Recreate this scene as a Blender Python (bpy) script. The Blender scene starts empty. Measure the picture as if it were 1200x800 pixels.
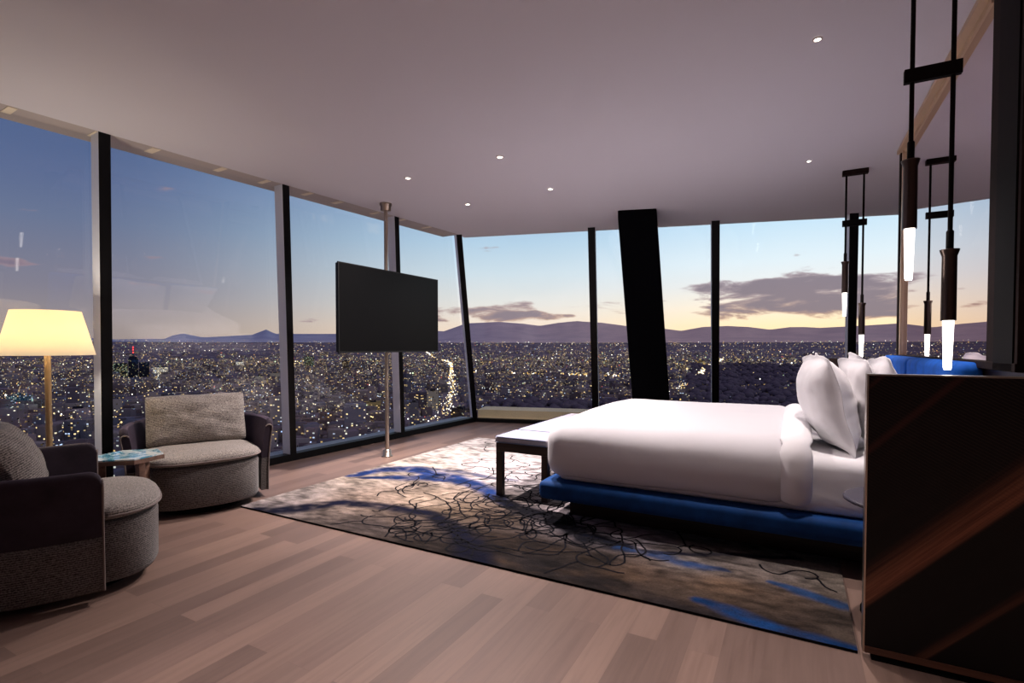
import bpy, bmesh, math, random
import numpy as np
from mathutils import Vector, Matrix, noise as mnoise

random.seed(7); RNG = np.random.default_rng(11)
SC = bpy.context.scene
COL = SC.collection
PI = math.pi

# ------------------------------------------------------------------ frames
CAM_H = 1.25
CEIL = 2.86
TH = math.atan2(.479, .878)
U = Vector((math.cos(TH), -math.sin(TH), 0)); V = Vector((math.sin(TH), math.cos(TH), 0))
UANG = -TH
def W(u, v, z=0.0):
    return Vector((u*U.x + v*V.x, u*U.y + v*V.y, z))

# ------------------------------------------------------------------ materials
def lin(c):
    f = lambda x: x/12.92 if x <= .04045 else ((x+.055)/1.055)**2.4
    return tuple(f(k/255.0) for k in c[:3]) + (1.0,)

class NT:
    def __init__(s, tree): s.t = tree; s.n = tree.nodes; s.l = tree.links
    def node(s, typ, **kw):
        n = s.n.new(typ)
        for k, v in kw.items():
            if k == 'inp':
                for a, b in v.items():
                    if hasattr(b, 'is_linked') or isinstance(b, bpy.types.NodeSocket): s.l.new(b, n.inputs[a])
                    else: n.inputs[a].default_value = b
            else: setattr(n, k, v)
        return n
    def math(s, op, a, b=None, c=None, clamp=False):
        n = s.n.new('ShaderNodeMath'); n.operation = op; n.use_clamp = clamp
        for i, x in enumerate((a, b, c)):
            if x is None: continue
            if isinstance(x, bpy.types.NodeSocket): s.l.new(x, n.inputs[i])
            else: n.inputs[i].default_value = x
        return n.outputs[0]
    def mix(s, f, a, b, mode='MIX'):
        n = s.n.new('ShaderNodeMix'); n.data_type = 'RGBA'; n.blend_type = mode
        for i, x in ((0, f), (6, a), (7, b)):
            if isinstance(x, bpy.types.NodeSocket): s.l.new(x, n.inputs[i])
            else: n.inputs[i].default_value = x
        return n.outputs[2]
    def ramp(s, f, stops, interp='LINEAR'):
        n = s.n.new('ShaderNodeValToRGB'); cr = n.color_ramp; cr.interpolation = interp
        while len(cr.elements) < len(stops): cr.elements.new(.5)
        for e, (p, c) in zip(cr.elements, stops):
            e.position = p; e.color = c if len(c) == 4 else tuple(c)+(1,)
        s.l.new(f, n.inputs[0]); return n.outputs[0]
    def maprange(s, v, a, b, c=0.0, d=1.0, smooth=True):
        n = s.n.new('ShaderNodeMapRange'); n.interpolation_type = 'SMOOTHSTEP' if smooth else 'LINEAR'
        s.l.new(v, n.inputs[0])
        for i, x in enumerate((a, b, c, d)): n.inputs[i+1].default_value = x
        return n.outputs[0]

def newmat(name):
    m = bpy.data.materials.new(name); m.use_nodes = True
    nt = NT(m.node_tree); nt.n.clear()
    out = nt.node('ShaderNodeOutputMaterial')
    return m, nt, out

def pbr(name, col, rough=.5, metal=0.0, spec=.5, coat=0.0, sheen=0.0, bump=None, vary=None, coords='Object'):
    """Principled material; vary=(scale, amount) mottles the colour, bump=(scale, strength, dist)."""
    m, nt, out = newmat(name)
    b = nt.node('ShaderNodeBsdfPrincipled')
    c = lin(col)
    b.inputs['Base Color'].default_value = c
    b.inputs['Roughness'].default_value = rough; b.inputs['Metallic'].default_value = metal
    b.inputs['Specular IOR Level'].default_value = spec; b.inputs['Coat Weight'].default_value = coat
    b.inputs['Sheen Weight'].default_value = sheen
    tc = nt.node('ShaderNodeTexCoord')
    if vary:
        n = nt.node('ShaderNodeTexNoise', inp={'Vector': tc.outputs[coords], 'Scale': vary[0], 'Detail': 4.0})
        lo = tuple(k*(1-vary[1]) for k in c[:3])+(1,); hi = tuple(min(1, k*(1+vary[1])) for k in c[:3])+(1,)
        nt.l.new(nt.ramp(n.outputs[0], [(.3, lo), (.7, hi)]), b.inputs['Base Color'])
    if bump:
        n = nt.node('ShaderNodeTexNoise', inp={'Vector': tc.outputs[coords], 'Scale': bump[0], 'Detail': 3.0})
        bp = nt.node('ShaderNodeBump', inp={'Strength': bump[1], 'Distance': bump[2], 'Height': n.outputs[0]})
        nt.l.new(bp.outputs[0], b.inputs['Normal'])
    nt.l.new(b.outputs[0], out.inputs[0])
    return m

def emit(name, col, strength, sample=True):
    m, nt, out = newmat(name)
    e = nt.node('ShaderNodeEmission', inp={0: lin(col), 1: strength})
    nt.l.new(e.outputs[0], out.inputs[0])
    if not sample: m.cycles.emission_sampling = 'NONE'
    return m

def tweed(name, dark, light):
    m, nt, out = newmat(name)
    tc = nt.node('ShaderNodeTexCoord')
    wz = nt.node('ShaderNodeTexWave', bands_direction='Z', inp={'Vector': tc.outputs['Object'], 'Scale': 30.0, 'Distortion': 2.2, 'Detail': 1.0, 'Detail Scale': 3.0}).outputs['Fac']
    sn = nt.node('ShaderNodeSeparateXYZ', inp={0: tc.outputs['Normal']})
    up = nt.maprange(nt.math('ABSOLUTE', sn.outputs[2]), .35, .8, 1.0, 0.0)
    n = nt.node('ShaderNodeTexNoise', inp={'Vector': tc.outputs['Object'], 'Scale': 150.0, 'Detail': 3.0})
    f = nt.math('ADD', nt.math('MULTIPLY', nt.math('SUBTRACT', wz, .5), nt.math('MULTIPLY', up, .34)), nt.math('MULTIPLY_ADD', n.outputs[0], 1.1, .02))
    c = nt.ramp(f, [(.3, lin(dark)), (.85, lin(light))])
    bp = nt.node('ShaderNodeBump', inp={'Strength': .5, 'Distance': .003, 'Height': f})
    b = nt.node('ShaderNodeBsdfPrincipled', inp={'Base Color': c, 'Roughness': .9, 'Sheen Weight': .2, 'Normal': bp.outputs[0], 'Specular IOR Level': .2})
    nt.l.new(b.outputs[0], out.inputs[0]); return m

def velvet(name, col, sheen=.6, tint=None):
    m, nt, out = newmat(name)
    tc = nt.node('ShaderNodeTexCoord')
    n = nt.node('ShaderNodeTexNoise', inp={'Vector': tc.outputs['Object'], 'Scale': 7.0, 'Detail': 4.0, 'Roughness': .6})
    c = lin(col)
    cr = nt.ramp(n.outputs[0], [(.3, tuple(k*.7 for k in c[:3])), (.7, tuple(k*1.35 for k in c[:3]))])
    b = nt.node('ShaderNodeBsdfPrincipled', inp={'Base Color': cr, 'Roughness': .75, 'Sheen Weight': sheen, 'Sheen Roughness': .35, 'Specular IOR Level': .2})
    b.inputs['Sheen Tint'].default_value = lin(tint or col)
    nt.l.new(b.outputs[0], out.inputs[0]); return m

def glassmat(name, tint, f0=.02, gain=.7):
    m, nt, out = newmat(name)
    lw = nt.node('ShaderNodeLayerWeight', inp={'Blend': .5})
    p = nt.math('POWER', lw.outputs['Facing'], 5.0)
    f = nt.math('ADD', nt.math('MULTIPLY', p, gain), f0)
    t = nt.node('ShaderNodeBsdfTransparent', inp={0: tint})
    g = nt.node('ShaderNodeBsdfGlossy', inp={'Color': (1, 1, 1, 1), 'Roughness': 0.0})
    mx = nt.node('ShaderNodeMixShader', inp={0: f, 1: t.outputs[0], 2: g.outputs[0]})
    nt.l.new(mx.outputs[0], out.inputs[0]); return m

def floor_mat():
    m, nt, out = newmat('oak_planks')
    tc = nt.node('ShaderNodeTexCoord')
    # planks run along v
    mp = nt.node('ShaderNodeMapping', inp={'Vector': tc.outputs['Object'], 'Rotation': (0, 0, -(UANG+PI/2))})
    br = nt.node('ShaderNodeTexBrick', offset=.37, offset_frequency=2, inp={'Vector': mp.outputs[0], 'Color1': (0, 0, 0, 1), 'Color2': (1, 1, 1, 1), 'Mortar': (.5, .5, .5, 1),
                 'Scale': 1.0, 'Mortar Size': .0006, 'Brick Width': 1.35, 'Row Height': .125, 'Bias': 0.0})
    st = nt.node('ShaderNodeMapping', inp={'Vector': mp.outputs[0], 'Scale': (2.2, 38.0, 1.0)})
    off = nt.node('ShaderNodeVectorMath', operation='MULTIPLY_ADD', inp={0: br.outputs['Color'], 1: (13.0, 7.0, 5.0), 2: st.outputs[0]})
    g = nt.node('ShaderNodeTexNoise', inp={'Vector': off.outputs[0], 'Scale': 1.0, 'Detail': 5.0, 'Roughness': .6, 'Distortion': .3})
    base = nt.ramp(br.outputs['Color'], [(0, lin((104, 85, 77))), (.45, lin((120, 98, 89))), (.75, lin((129, 106, 95))), (1, lin((111, 91, 83)))])
    gr = nt.ramp(g.outputs[0], [(.25, (.78, .76, .75)), (.6, (1, 1, 1)), (.85, (1.0, .99, .98))])
    c = nt.mix(1.0, base, gr, 'MULTIPLY')
    c = nt.mix(nt.math('MULTIPLY', br.outputs['Fac'], .4), c, lin((60, 48, 42)))
    b = nt.node('ShaderNodeBsdfPrincipled', inp={'Base Color': c, 'Roughness': .42, 'Specular IOR Level': .25})
    rg = nt.maprange(g.outputs[0], .2, .8, .44, .56); nt.l.new(rg, b.inputs['Roughness'])
    nt.l.new(b.outputs[0], out.inputs[0]); return m

def wing_mat():
    """dark macassar veneer, diagonal grain with brown streaks; object x along the panel, z up."""
    m, nt, out = newmat('dark_veneer')
    tc = nt.node('ShaderNodeTexCoord')
    sx = nt.node('ShaderNodeSeparateXYZ', inp={0: tc.outputs['Object']})
    x, z = sx.outputs[0], sx.outputs[2]
    s = nt.math('SUBTRACT', z, nt.math('MULTIPLY', x, 1.06))      # across the grain
    t = nt.math('ADD', x, z)                                        # along it
    cv = nt.node('ShaderNodeCombineXYZ', inp={0: nt.math('MULTIPLY', s, 60.0), 1: nt.math('MULTIPLY', t, 1.4), 2: 0.0})
    fine = nt.node('ShaderNodeTexNoise', inp={'Vector': cv.outputs[0], 'Scale': 1.0, 'Detail': 5.0, 'Roughness': .65})
    cv2 = nt.node('ShaderNodeCombineXYZ', inp={0: nt.math('MULTIPLY', s, 9.0), 1: nt.math('MULTIPLY', t, .5), 2: 3.0})
    broad = nt.node('ShaderNodeTexNoise', inp={'Vector': cv2.outputs[0], 'Scale': 1.0, 'Detail': 2.0})
    base = nt.ramp(fine.outputs[0], [(.3, lin((5, 4, 5))), (.55, lin((14, 9, 9))), (.8, lin((34, 20, 18)))])
    base = nt.mix(nt.maprange(broad.outputs[0], .45, .7), lin((8, 6, 7)), base)
    brown = nt.ramp(fine.outputs[0], [(.25, lin((64, 34, 25))), (.5, lin((132, 82, 60))), (.8, lin((172, 114, 84)))])
    def band(c, lo, hi, k):
        a = nt.maprange(s, c-lo, c-lo*.1); b = nt.maprange(s, c, c+hi, 1.0, 0.0)
        return nt.math('MULTIPLY', nt.math('MULTIPLY', a, b), k)
    c = nt.mix(band(.235, .045, .16, 1.0), base, brown)
    c = nt.mix(band(.83, .03, .03, .5), c, lin((84, 44, 36)))
    c = nt.mix(band(1.08, .015, .02, .4), c, lin((84, 44, 36)))
    c = nt.mix(band(-.15, .02, .05, .3), c, brown)
    # ribbed figure across the grain
    rb = nt.node('ShaderNodeTexWave', bands_direction='X', inp={'Vector': nt.node('ShaderNodeCombineXYZ', inp={0: nt.math('ADD', nt.math('MULTIPLY', x, .55), z), 1: 0.0, 2: 0.0}).outputs[0], 'Scale': 24.0, 'Distortion': .4, 'Detail': 1.0})
    msk = nt.math('MULTIPLY', nt.maprange(z, .45, .95), nt.maprange(rb.outputs['Fac'], .6, 1.0))
    c = nt.mix(nt.math('MULTIPLY', msk, .4), c, lin((64, 48, 47)))
    b = nt.node('ShaderNodeBsdfPrincipled', inp={'Base Color': c, 'Roughness': .5, 'Specular IOR Level': .25})
    nt.l.new(b.outputs[0], out.inputs[0]); return m

def wood_mat(name, dark, light, rough=.4, axis=0, spec=.4):
    m, nt, out = newmat(name)
    tc = nt.node('ShaderNodeTexCoord')
    sc = [30.0, 30.0, 30.0]; sc[axis] = 2.0
    mp = nt.node('ShaderNodeMapping', inp={'Vector': tc.outputs['Object'], 'Scale': tuple(sc)})
    n = nt.node('ShaderNodeTexNoise', inp={'Vector': mp.outputs[0], 'Scale': 1.0, 'Detail': 5.0, 'Roughness': .6})
    c = nt.ramp(n.outputs[0], [(.3, lin(dark)), (.75, lin(light))])
    b = nt.node('ShaderNodeBsdfPrincipled', inp={'Base Color': c, 'Roughness': rough, 'Specular IOR Level': spec})
    nt.l.new(b.outputs[0], out.inputs[0]); return m

def agate_mat():
    m, nt, out = newmat('blue_agate')
    tc = nt.node('ShaderNodeTexCoord')
    n = nt.node('ShaderNodeTexNoise', inp={'Vector': tc.outputs['Object'], 'Scale': 5.5, 'Detail': 6.0, 'Roughness': .6, 'Distortion': 1.2})
    c = nt.ramp(n.outputs[0], [(.30, lin((225, 234, 236))), (.40, lin((120, 175, 195))), (.46, lin((60, 160, 195))), (.52, lin((215, 230, 232))), (.62, lin((228, 238, 238))), (.72, lin((60, 130, 170)))])
    b = nt.node('ShaderNodeBsdfPrincipled', inp={'Base Color': c, 'Roughness': .12, 'Coat Weight': .6})
    nt.l.new(b.outputs[0], out.inputs[0]); return m

def linen(name, col):
    m, nt, out = newmat(name)
    tc = nt.node('ShaderNodeTexCoord')
    n = nt.node('ShaderNodeTexNoise', inp={'Vector': tc.outputs['Object'], 'Scale': 3.2, 'Detail': 3.0, 'Roughness': .5})
    n2 = nt.node('ShaderNodeTexNoise', inp={'Vector': tc.outputs['Object'], 'Scale': 260.0, 'Detail': 1.0})
    h = nt.math('ADD', nt.math('MULTIPLY', n.outputs[0], 1.0), nt.math('MULTIPLY', n2.outputs[0], .012))
    bp = nt.node('ShaderNodeBump', inp={'Strength': .3, 'Distance': .02, 'Height': h})
    b = nt.node('ShaderNodeBsdfPrincipled', inp={'Base Color': lin(col), 'Roughness': .8, 'Sheen Weight': .15, 'Specular IOR Level': .25, 'Normal': bp.outputs[0]})
    nt.l.new(b.outputs[0], out.inputs[0]); return m

def rug_mat():
    m, nt, out = newmat('rug_pile')
    at = nt.node('ShaderNodeAttribute', attribute_name='pile')
    tc = nt.node('ShaderNodeTexCoord')
    n = nt.node('ShaderNodeTexNoise', inp={'Vector': tc.outputs['Object'], 'Scale': 95.0, 'Detail': 3.0})
    g = nt.ramp(n.outputs[0], [(.3, (.74, .74, .74)), (.7, (1.12, 1.12, 1.12))])
    c = nt.mix(1.0, at.outputs['Color'], g, 'MULTIPLY')
    bp = nt.node('ShaderNodeBump', inp={'Strength': .5, 'Distance': .004, 'Height': n.outputs[0]})
    b = nt.node('ShaderNodeBsdfPrincipled', inp={'Base Color': c, 'Roughness': .95, 'Specular IOR Level': .1, 'Normal': bp.outputs[0]})
    nt.l.new(b.outputs[0], out.inputs[0]); return m

def building_mat(name, wall, lit, density, strength, use_attr=False):
    m, nt, out = newmat(name)
    geo = nt.node('ShaderNodeNewGeometry')
    sp = nt.node('ShaderNodeSeparateXYZ', inp={0: geo.outputs['Position']})
    sn = nt.node('ShaderNodeSeparateXYZ', inp={0: geo.outputs['True Normal']})
    h = nt.math('ADD', nt.math('MULTIPLY', sp.outputs[0], .83), nt.math('MULTIPLY', sp.outputs[1], .61))
    cx = nt.math('FLOOR', nt.math('DIVIDE', h, 4.2)); cz = nt.math('FLOOR', nt.math('DIVIDE', sp.outputs[2], 3.6))
    fx = nt.math('FRACT', nt.math('DIVIDE', h, 4.2)); fz = nt.math('FRACT', nt.math('DIVIDE', sp.outputs[2], 3.6))
    wn = nt.node('ShaderNodeTexWhiteNoise', noise_dimensions='2D', inp={'Vector': nt.node('ShaderNodeCombineXYZ', inp={0: cx, 1: cz}).outputs[0]})
    on = nt.math('LESS_THAN', wn.outputs['Value'], density)
    inx = nt.math('MULTIPLY', nt.math('GREATER_THAN', fx, .18), nt.math('LESS_THAN', fx, .82))
    inz = nt.math('MULTIPLY', nt.math('GREATER_THAN', fz, .25), nt.math('LESS_THAN', fz, .85))
    side = nt.math('LESS_THAN', nt.math('ABSOLUTE', sn.outputs[2]), .5)
    f = nt.math('MULTIPLY', nt.math('MULTIPLY', inx, inz), nt.math('MULTIPLY', on, side))
    sep = nt.node('ShaderNodeSeparateColor', inp={0: wn.outputs['Color']})
    es = nt.math('MULTIPLY', nt.math('POWER', sep.outputs[1], 2.0), strength)
    ec = nt.ramp(sep.outputs[2], [(0, lin((255, 214, 140))), (.55, lin(lit)), (.85, lin((235, 240, 225))), (1, lin((170, 200, 255)))])
    if use_attr:
        base = nt.node('ShaderNodeAttribute', attribute_name='wall').outputs['Color']
    else: base = lin(wall)
    d = nt.node('ShaderNodeBsdfDiffuse'); 
    if use_attr: nt.l.new(base, d.inputs[0])
    else: d.inputs[0].default_value = base
    e = nt.node('ShaderNodeEmission', inp={0: ec, 1: es})
    mx = nt.node('ShaderNodeMixShader', inp={0: f, 1: d.outputs[0], 2: e.outputs[0]})
    nt.l.new(mx.outputs[0], out.inputs[0]); m.cycles.emission_sampling = 'NONE'; return m

# ------------------------------------------------------------------ mesh builder
class MB:
    def __init__(s): s.v = []; s.f = []; s.mi = []; s.sm = []
    def add(s, verts, faces, mi=0, smooth=False):
        o = len(s.v); s.v += [tuple(p) for p in verts]
        for f in faces: s.f.append(tuple(i+o for i in f)); s.mi.append(mi); s.sm.append(smooth)
        return s
    def box(s, x0, x1, y0, y1, z0, z1, mi=0):
        P = [(x0,y0,z0),(x1,y0,z0),(x1,y1,z0),(x0,y1,z0),(x0,y0,z1),(x1,y0,z1),(x1,y1,z1),(x0,y1,z1)]
        return s.hexa(P, mi)
    def hexa(s, P, mi=0):
        return s.add(P, [(0,3,2,1),(4,5,6,7),(0,1,5,4),(1,2,6,5),(2,3,7,6),(3,0,4,7)], mi)
    def prism(s, poly, z0, z1, mi=0, smooth=False):
        n = len(poly)
        s.add([(x,y,z0) for x,y in poly]+[(x,y,z1) for x,y in poly], [tuple(range(n-1,-1,-1)), tuple(range(n,2*n))], mi)
        s.add([(x,y,z0) for x,y in poly]+[(x,y,z1) for x,y in poly], [(i,(i+1)%n,n+(i+1)%n,n+i) for i in range(n)], mi, smooth)
        return s
    def lathe(s, prof, cx=0, cy=0, seg=32, mi=0, smooth=True, capb=True, capt=True):
        vs = []; fs = []
        for r, z in prof:
            for k in range(seg):
                a = 2*PI*k/seg; vs.append((cx+r*math.cos(a), cy+r*math.sin(a), z))
        for i in range(len(prof)-1):
            for k in range(seg):
                a = i*seg+k; b = i*seg+(k+1)%seg; fs.append((a,b,b+seg,a+seg))
        s.add(vs, fs, mi, smooth)
        if capb: s.add([vs[k] for k in range(seg)], [tuple(range(seg-1,-1,-1))], mi)
        if capt: s.add(vs[-seg:], [tuple(range(seg))], mi)
        return s
    def tube(s, p0, p1, r, seg=12, mi=0, r1=None):
        p0 = Vector(p0); p1 = Vector(p1); d = (p1-p0).normalized()
        a = d.orthogonal().normalized(); b = d.cross(a); r1 = r if r1 is None else r1
        vs = [p0+(a*math.cos(t)+b*math.sin(t))*r for t in (2*PI*k/seg for k in range(seg))]
        vs += [p1+(a*math.cos(t)+b*math.sin(t))*r1 for t in (2*PI*k/seg for k in range(seg))]
        s.add(vs, [(k,(k+1)%seg,seg+(k+1)%seg,seg+k) for k in range(seg)], mi, True)
        s.add(vs, [tuple(range(seg-1,-1,-1)), tuple(range(seg,2*seg))], mi)
        return s
    def rbox(s, x0, x1, y0, y1, z0, z1, r, n=10, mi=0, fn=None, skip=(), step=None):
        """rounded box; fn(p) displaces; skip lists faces to leave open ('z0','x1',...)"""
        lo = (x0,y0,z0); hi = (x1,y1,z1)
        ns = [n]*3 if step is None else [max(4, int((hi[i]-lo[i])/step)) for i in range(3)]
        idx = {}; vs = []
        def cs(i):
            L = hi[i]-lo[i]; rr = min(r, L/2)
            inner = [lo[i]+rr+(L-2*rr)*k/ns[i] for k in range(ns[i]+1)]
            edge = [lo[i]+rr*(1-math.cos(PI/2*k/5)) if False else lo[i]+rr*k/5 for k in range(5)]
            e2 = [hi[i]-rr*k/5 for k in range(4,-1,-1)]
            return edge+inner+e2
        C = [cs(i) for i in range(3)]
        def vert(p):
            key = tuple(round(k, 5) for k in p)
            if key in idx: return idx[key]
            q = []
            for i in range(3):
                rr = min(r, (hi[i]-lo[i])/2); q.append(min(max(p[i], lo[i]+rr), hi[i]-rr))
            d = Vector(p)-Vector(q)
            if d.length > 1e-9:
                dd = Vector([d[i]/max(1e-9, min(r, (hi[i]-lo[i])/2)) for i in range(3)])
                m = max(abs(k) for k in dd); dd = dd.normalized()*m
                P = Vector([q[i]+dd[i]*min(r, (hi[i]-lo[i])/2) for i in range(3)])
            else: P = Vector(q)
            if fn: P = fn(P)
            idx[key] = len(vs); vs.append(P); return idx[key]
        fs = []
        for ax in range(3):
            a, b = [(1,2),(2,0),(0,1)][ax]
            for sd in (0, 1):
                if 'xyz'[ax]+str(sd) in skip: continue
                w = hi[ax] if sd else lo[ax]
                for i in range(len(C[a])-1):
                    for j in range(len(C[b])-1):
                        q = []
                        for (ii, jj) in ((i,j),(i+1,j),(i+1,j+1),(i,j+1)):
                            p = [0,0,0]; p[ax] = w; p[a] = C[a][ii]; p[b] = C[b][jj]; q.append(vert(p))
                        if len(set(q)) < 3: continue
                        fs.append(tuple(q if sd else q[::-1]))
        return s.add(vs, fs, mi, True)
    def build(s, name, mats, parent=None, bevel=0.0, segs=2, solid=0.0, sub=0):
        me = bpy.data.meshes.new(name); me.from_pydata(s.v, [], s.f)
        mats = mats if isinstance(mats, (list, tuple)) else [mats]
        for m in mats: me.materials.append(m)
        me.polygons.foreach_set('material_index', s.mi)
        me.polygons.foreach_set('use_smooth', s.sm)
        me.update()
        o = bpy.data.objects.new(name, me); COL.objects.link(o)
        if parent is not None: o.parent = parent
        if solid:
            md = o.modifiers.new('thick', 'SOLIDIFY'); md.thickness = solid; md.offset = -1
        if bevel:
            md = o.modifiers.new('edge', 'BEVEL'); md.width = bevel; md.segments = segs; md.limit_method = 'ANGLE'; md.angle_limit = math.radians(40)
        if sub:
            md = o.modifiers.new('smooth', 'SUBSURF'); md.levels = sub; md.render_levels = sub
        return o

def tag(o, label, cat, group=None, kind=None):
    o['label'] = label; o['category'] = cat
    if group: o['group'] = group
    if kind: o['kind'] = kind
    return o
def thing(name, label, cat, u, v, z=0.0, rot=None, group=None, kind=None):
    o = bpy.data.objects.new(name, None); COL.objects.link(o)
    o.location = W(u, v, z); o.rotation_euler = (0, 0, UANG if rot is None else rot); o.empty_display_size = .1
    return tag(o, label, cat, group, kind)
def struct(o, label, cat): return tag(o, label, cat, None, 'structure')
def copy_tree(o, parent=None):
    c = o.copy(); COL.objects.link(c)
    if parent is not None: c.parent = parent
    for ch in list(o.children): copy_tree(ch, c)
    return c

# ------------------------------------------------------------------ material set
M = {}
M['ceiling'] = pbr('ceiling_plaster', (222, 221, 231), .9, spec=.2)
M['floor'] = floor_mat()
M['wall'] = pbr('greige_plaster', (150, 140, 138), .85, spec=.2, vary=(2.0, .06))
M['black'] = pbr('black_anodised', (6, 6, 9), .5, spec=.2)
M['column'] = pbr('black_column_paint', (4, 4, 8), .8, spec=.05)
M['alu'] = pbr('brushed_aluminium', (226, 231, 242), .45, metal=.1)
M['sill'] = pbr('grey_sill_metal', (120, 128, 145), .5, metal=.4)
M['soffit'] = pbr('bronze_soffit', (186, 178, 178), .6)
M['soffit_pale'] = pbr('pale_soffit_joint', (240, 230, 210), .5)
M['ledge'] = pbr('pale_stone_ledge', (226, 212, 176), .9, vary=(1.5, .1))
M['glass'] = glassmat('window_glass', (.97, .97, .965, 1), .024)
M['glass_far'] = glassmat('window_glass_coated', (.97, .97, .965, 1), .010)
M['mirror'] = None
m, nt, out = newmat('bronze_mirror')
b = nt.node('ShaderNodeBsdfPrincipled', inp={'Base Color': (.70, .60, .62, 1), 'Metallic': 1.0, 'Roughness': .0}); nt.l.new(b.outputs[0], out.inputs[0]); M['mirror'] = m
M['bronze'] = pbr('dark_bronze', (38, 26, 24), .7, spec=.1, vary=(20, .15))
M['bronze_pale'] = pbr('champagne_bronze', (216, 190, 160), .4, metal=.25)
M['tube_metal'] = pbr('polished_dark_bronze', (92, 78, 74), .28, metal=.85)
M['bronze_black'] = pbr('blackened_bronze', (14, 9, 9), .7, spec=.12)
M['brass'] = pbr('champagne_brass', (188, 164, 136), .3, metal=.9)
M['steel'] = pbr('satin_nickel', (178, 164, 150), .28, metal=.95)
M['tweed_d'] = tweed('grey_tweed_skirt', (34, 32, 33), (128, 121, 118))
M['tweed_c'] = tweed('beige_tweed_cushion', (54, 50, 49), (176, 167, 160))
M['velvet'] = velvet('aubergine_velvet', (50, 42, 52), .6, (150, 132, 156))
M['piping'] = pbr('grey_piping', (120, 108, 104), .7)
M['void'] = pbr('black_fabric', (10, 9, 10), .9, spec=.1)
M['rug'] = rug_mat()
M['rugline'] = pbr('dark_rug_yarn', (14, 13, 19), .95, spec=.1)
M['rugedge'] = pbr('black_rug_binding', (16, 14, 16), .9, spec=.1)
M['linen'] = linen('white_linen', (214, 212, 216))
M['linen2'] = linen('white_percale', (240, 238, 240))
M['bluevelvet'] = velvet('royal_blue_velvet', (14, 58, 112), .2, (60, 110, 190))
M['bluevelvet_b'] = velvet('bright_blue_velvet', (24, 92, 190), .3, (60, 130, 230))
M['walnut'] = wood_mat('dark_walnut', (26, 16, 14), (60, 40, 34), .38)
M['walnut_z'] = wood_mat('dark_walnut_upright', (24, 15, 13), (58, 38, 33), .38, axis=2)
M['midwood'] = wood_mat('brown_oak', (92, 70, 60), (140, 110, 95), .45)
M['veneer'] = wing_mat()
M['benchpad'] = pbr('lavender_bench_fabric', (150, 146, 156), .9, vary=(40, .08), bump=(160, .3, .002))
M['benchpipe'] = pbr('blue_grey_piping', (96, 110, 140), .8)
M['agate'] = agate_mat()
M['screen'] = pbr('tv_screen', (7, 7, 8), .35, spec=.15)
M['plastic'] = pbr('black_plastic', (12, 12, 13), .4)
M['lens'] = emit('downlight_lens', (255, 240, 225), 14, False)
M['rodglow'] = emit('glass_rod_glow', (255, 246, 236), 4.0)
M['white'] = pbr('white_enamel', (220, 214, 212), .5)
M['nightstand'] = pbr('grey_stone_top', (66, 62, 76), .45, vary=(9, .12))
M['lampbase'] = pbr('lamp_base_brass', (190, 160, 120), .45, metal=.4)
m, nt, out = newmat('lamp_shade_fabric')
d = nt.node('ShaderNodeBsdfDiffuse', inp={0: lin((250, 235, 200))}); t = nt.node('ShaderNodeBsdfTranslucent', inp={0: lin((232, 216, 184))})
mx = nt.node('ShaderNodeMixShader', inp={0: .6, 1: d.outputs[0], 2: t.outputs[0]})
e = nt.node('ShaderNodeEmission', inp={0: lin((255, 238, 208)), 1: .26}); ad = nt.node('ShaderNodeAddShader', inp={0: mx.outputs[0], 1: e.outputs[0]})
nt.l.new(ad.outputs[0], out.inputs[0]); M['shade'] = m
M['bulb'] = emit('bulb_glow', (255, 225, 170), 6, False)

# ------------------------------------------------------------------ room shell
def base_l(v): return -4.90 + .049*(v-2.1)           # floor line of the left facade (u)
def top_l(v): return -4.632 + .0798*(v-1.417)        # ceiling line
BV = [2.10+1.715*k for k in range(-3, 4)]              # mullion feet, last = corner
TV_ = [-2.49, -1.0, .495, 1.988, 3.481, 4.984, 6.22]
LB = [W(base_l(v), v, 0) for v in BV]; LT = [W(top_l(v), v, CEIL) for v in TV_]
LB[-1] = Vector((-.611, 8.585, 0)); LT[-1] = Vector((-.761, 7.48, CEIL))
FD = Vector((5.318, -1.302, 0))
FT = [-0.0, .345, .633, .920, 1.21, 1.5]; FBt = [0.0, .363, .686, 1.012, 1.33, 1.65]
FB = [LB[-1] + FD*t for t in FBt]; FTP = [LT[-1] + FD*t for t in FT]
CORB, CORT = LB[-1], LT[-1]
# floor and ceiling polygons
back_v = -3.2
flp = [LB[0]] + [CORB] + [FB[-1]] + [Vector((FB[-1].x, -3.0, 0))] + [Vector((LB[0].x, -3.0, 0))]
mb = MB(); mb.prism([(p.x, p.y) for p in reversed(flp)], -.12, 0.0)
struct(mb.build('floor', M['floor']), 'wide oak plank floor running under the rug to the windows', 'floor')
clp = [LT[0], CORT, FTP[-1], Vector((FB[-1].x, FTP[-1].y-.2, 0)), Vector((FB[-1].x, -3.0, 0)), Vector((LB[0].x, -3.0, 0)), Vector((LB[0].x, LT[0].y, 0))]
mb = MB(); mb.prism([(p.x, p.y) for p in reversed(clp)], CEIL, CEIL+.25)
struct(mb.build('ceiling', M['ceiling']), 'plain mauve grey plaster ceiling over the whole room', 'ceiling')

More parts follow.
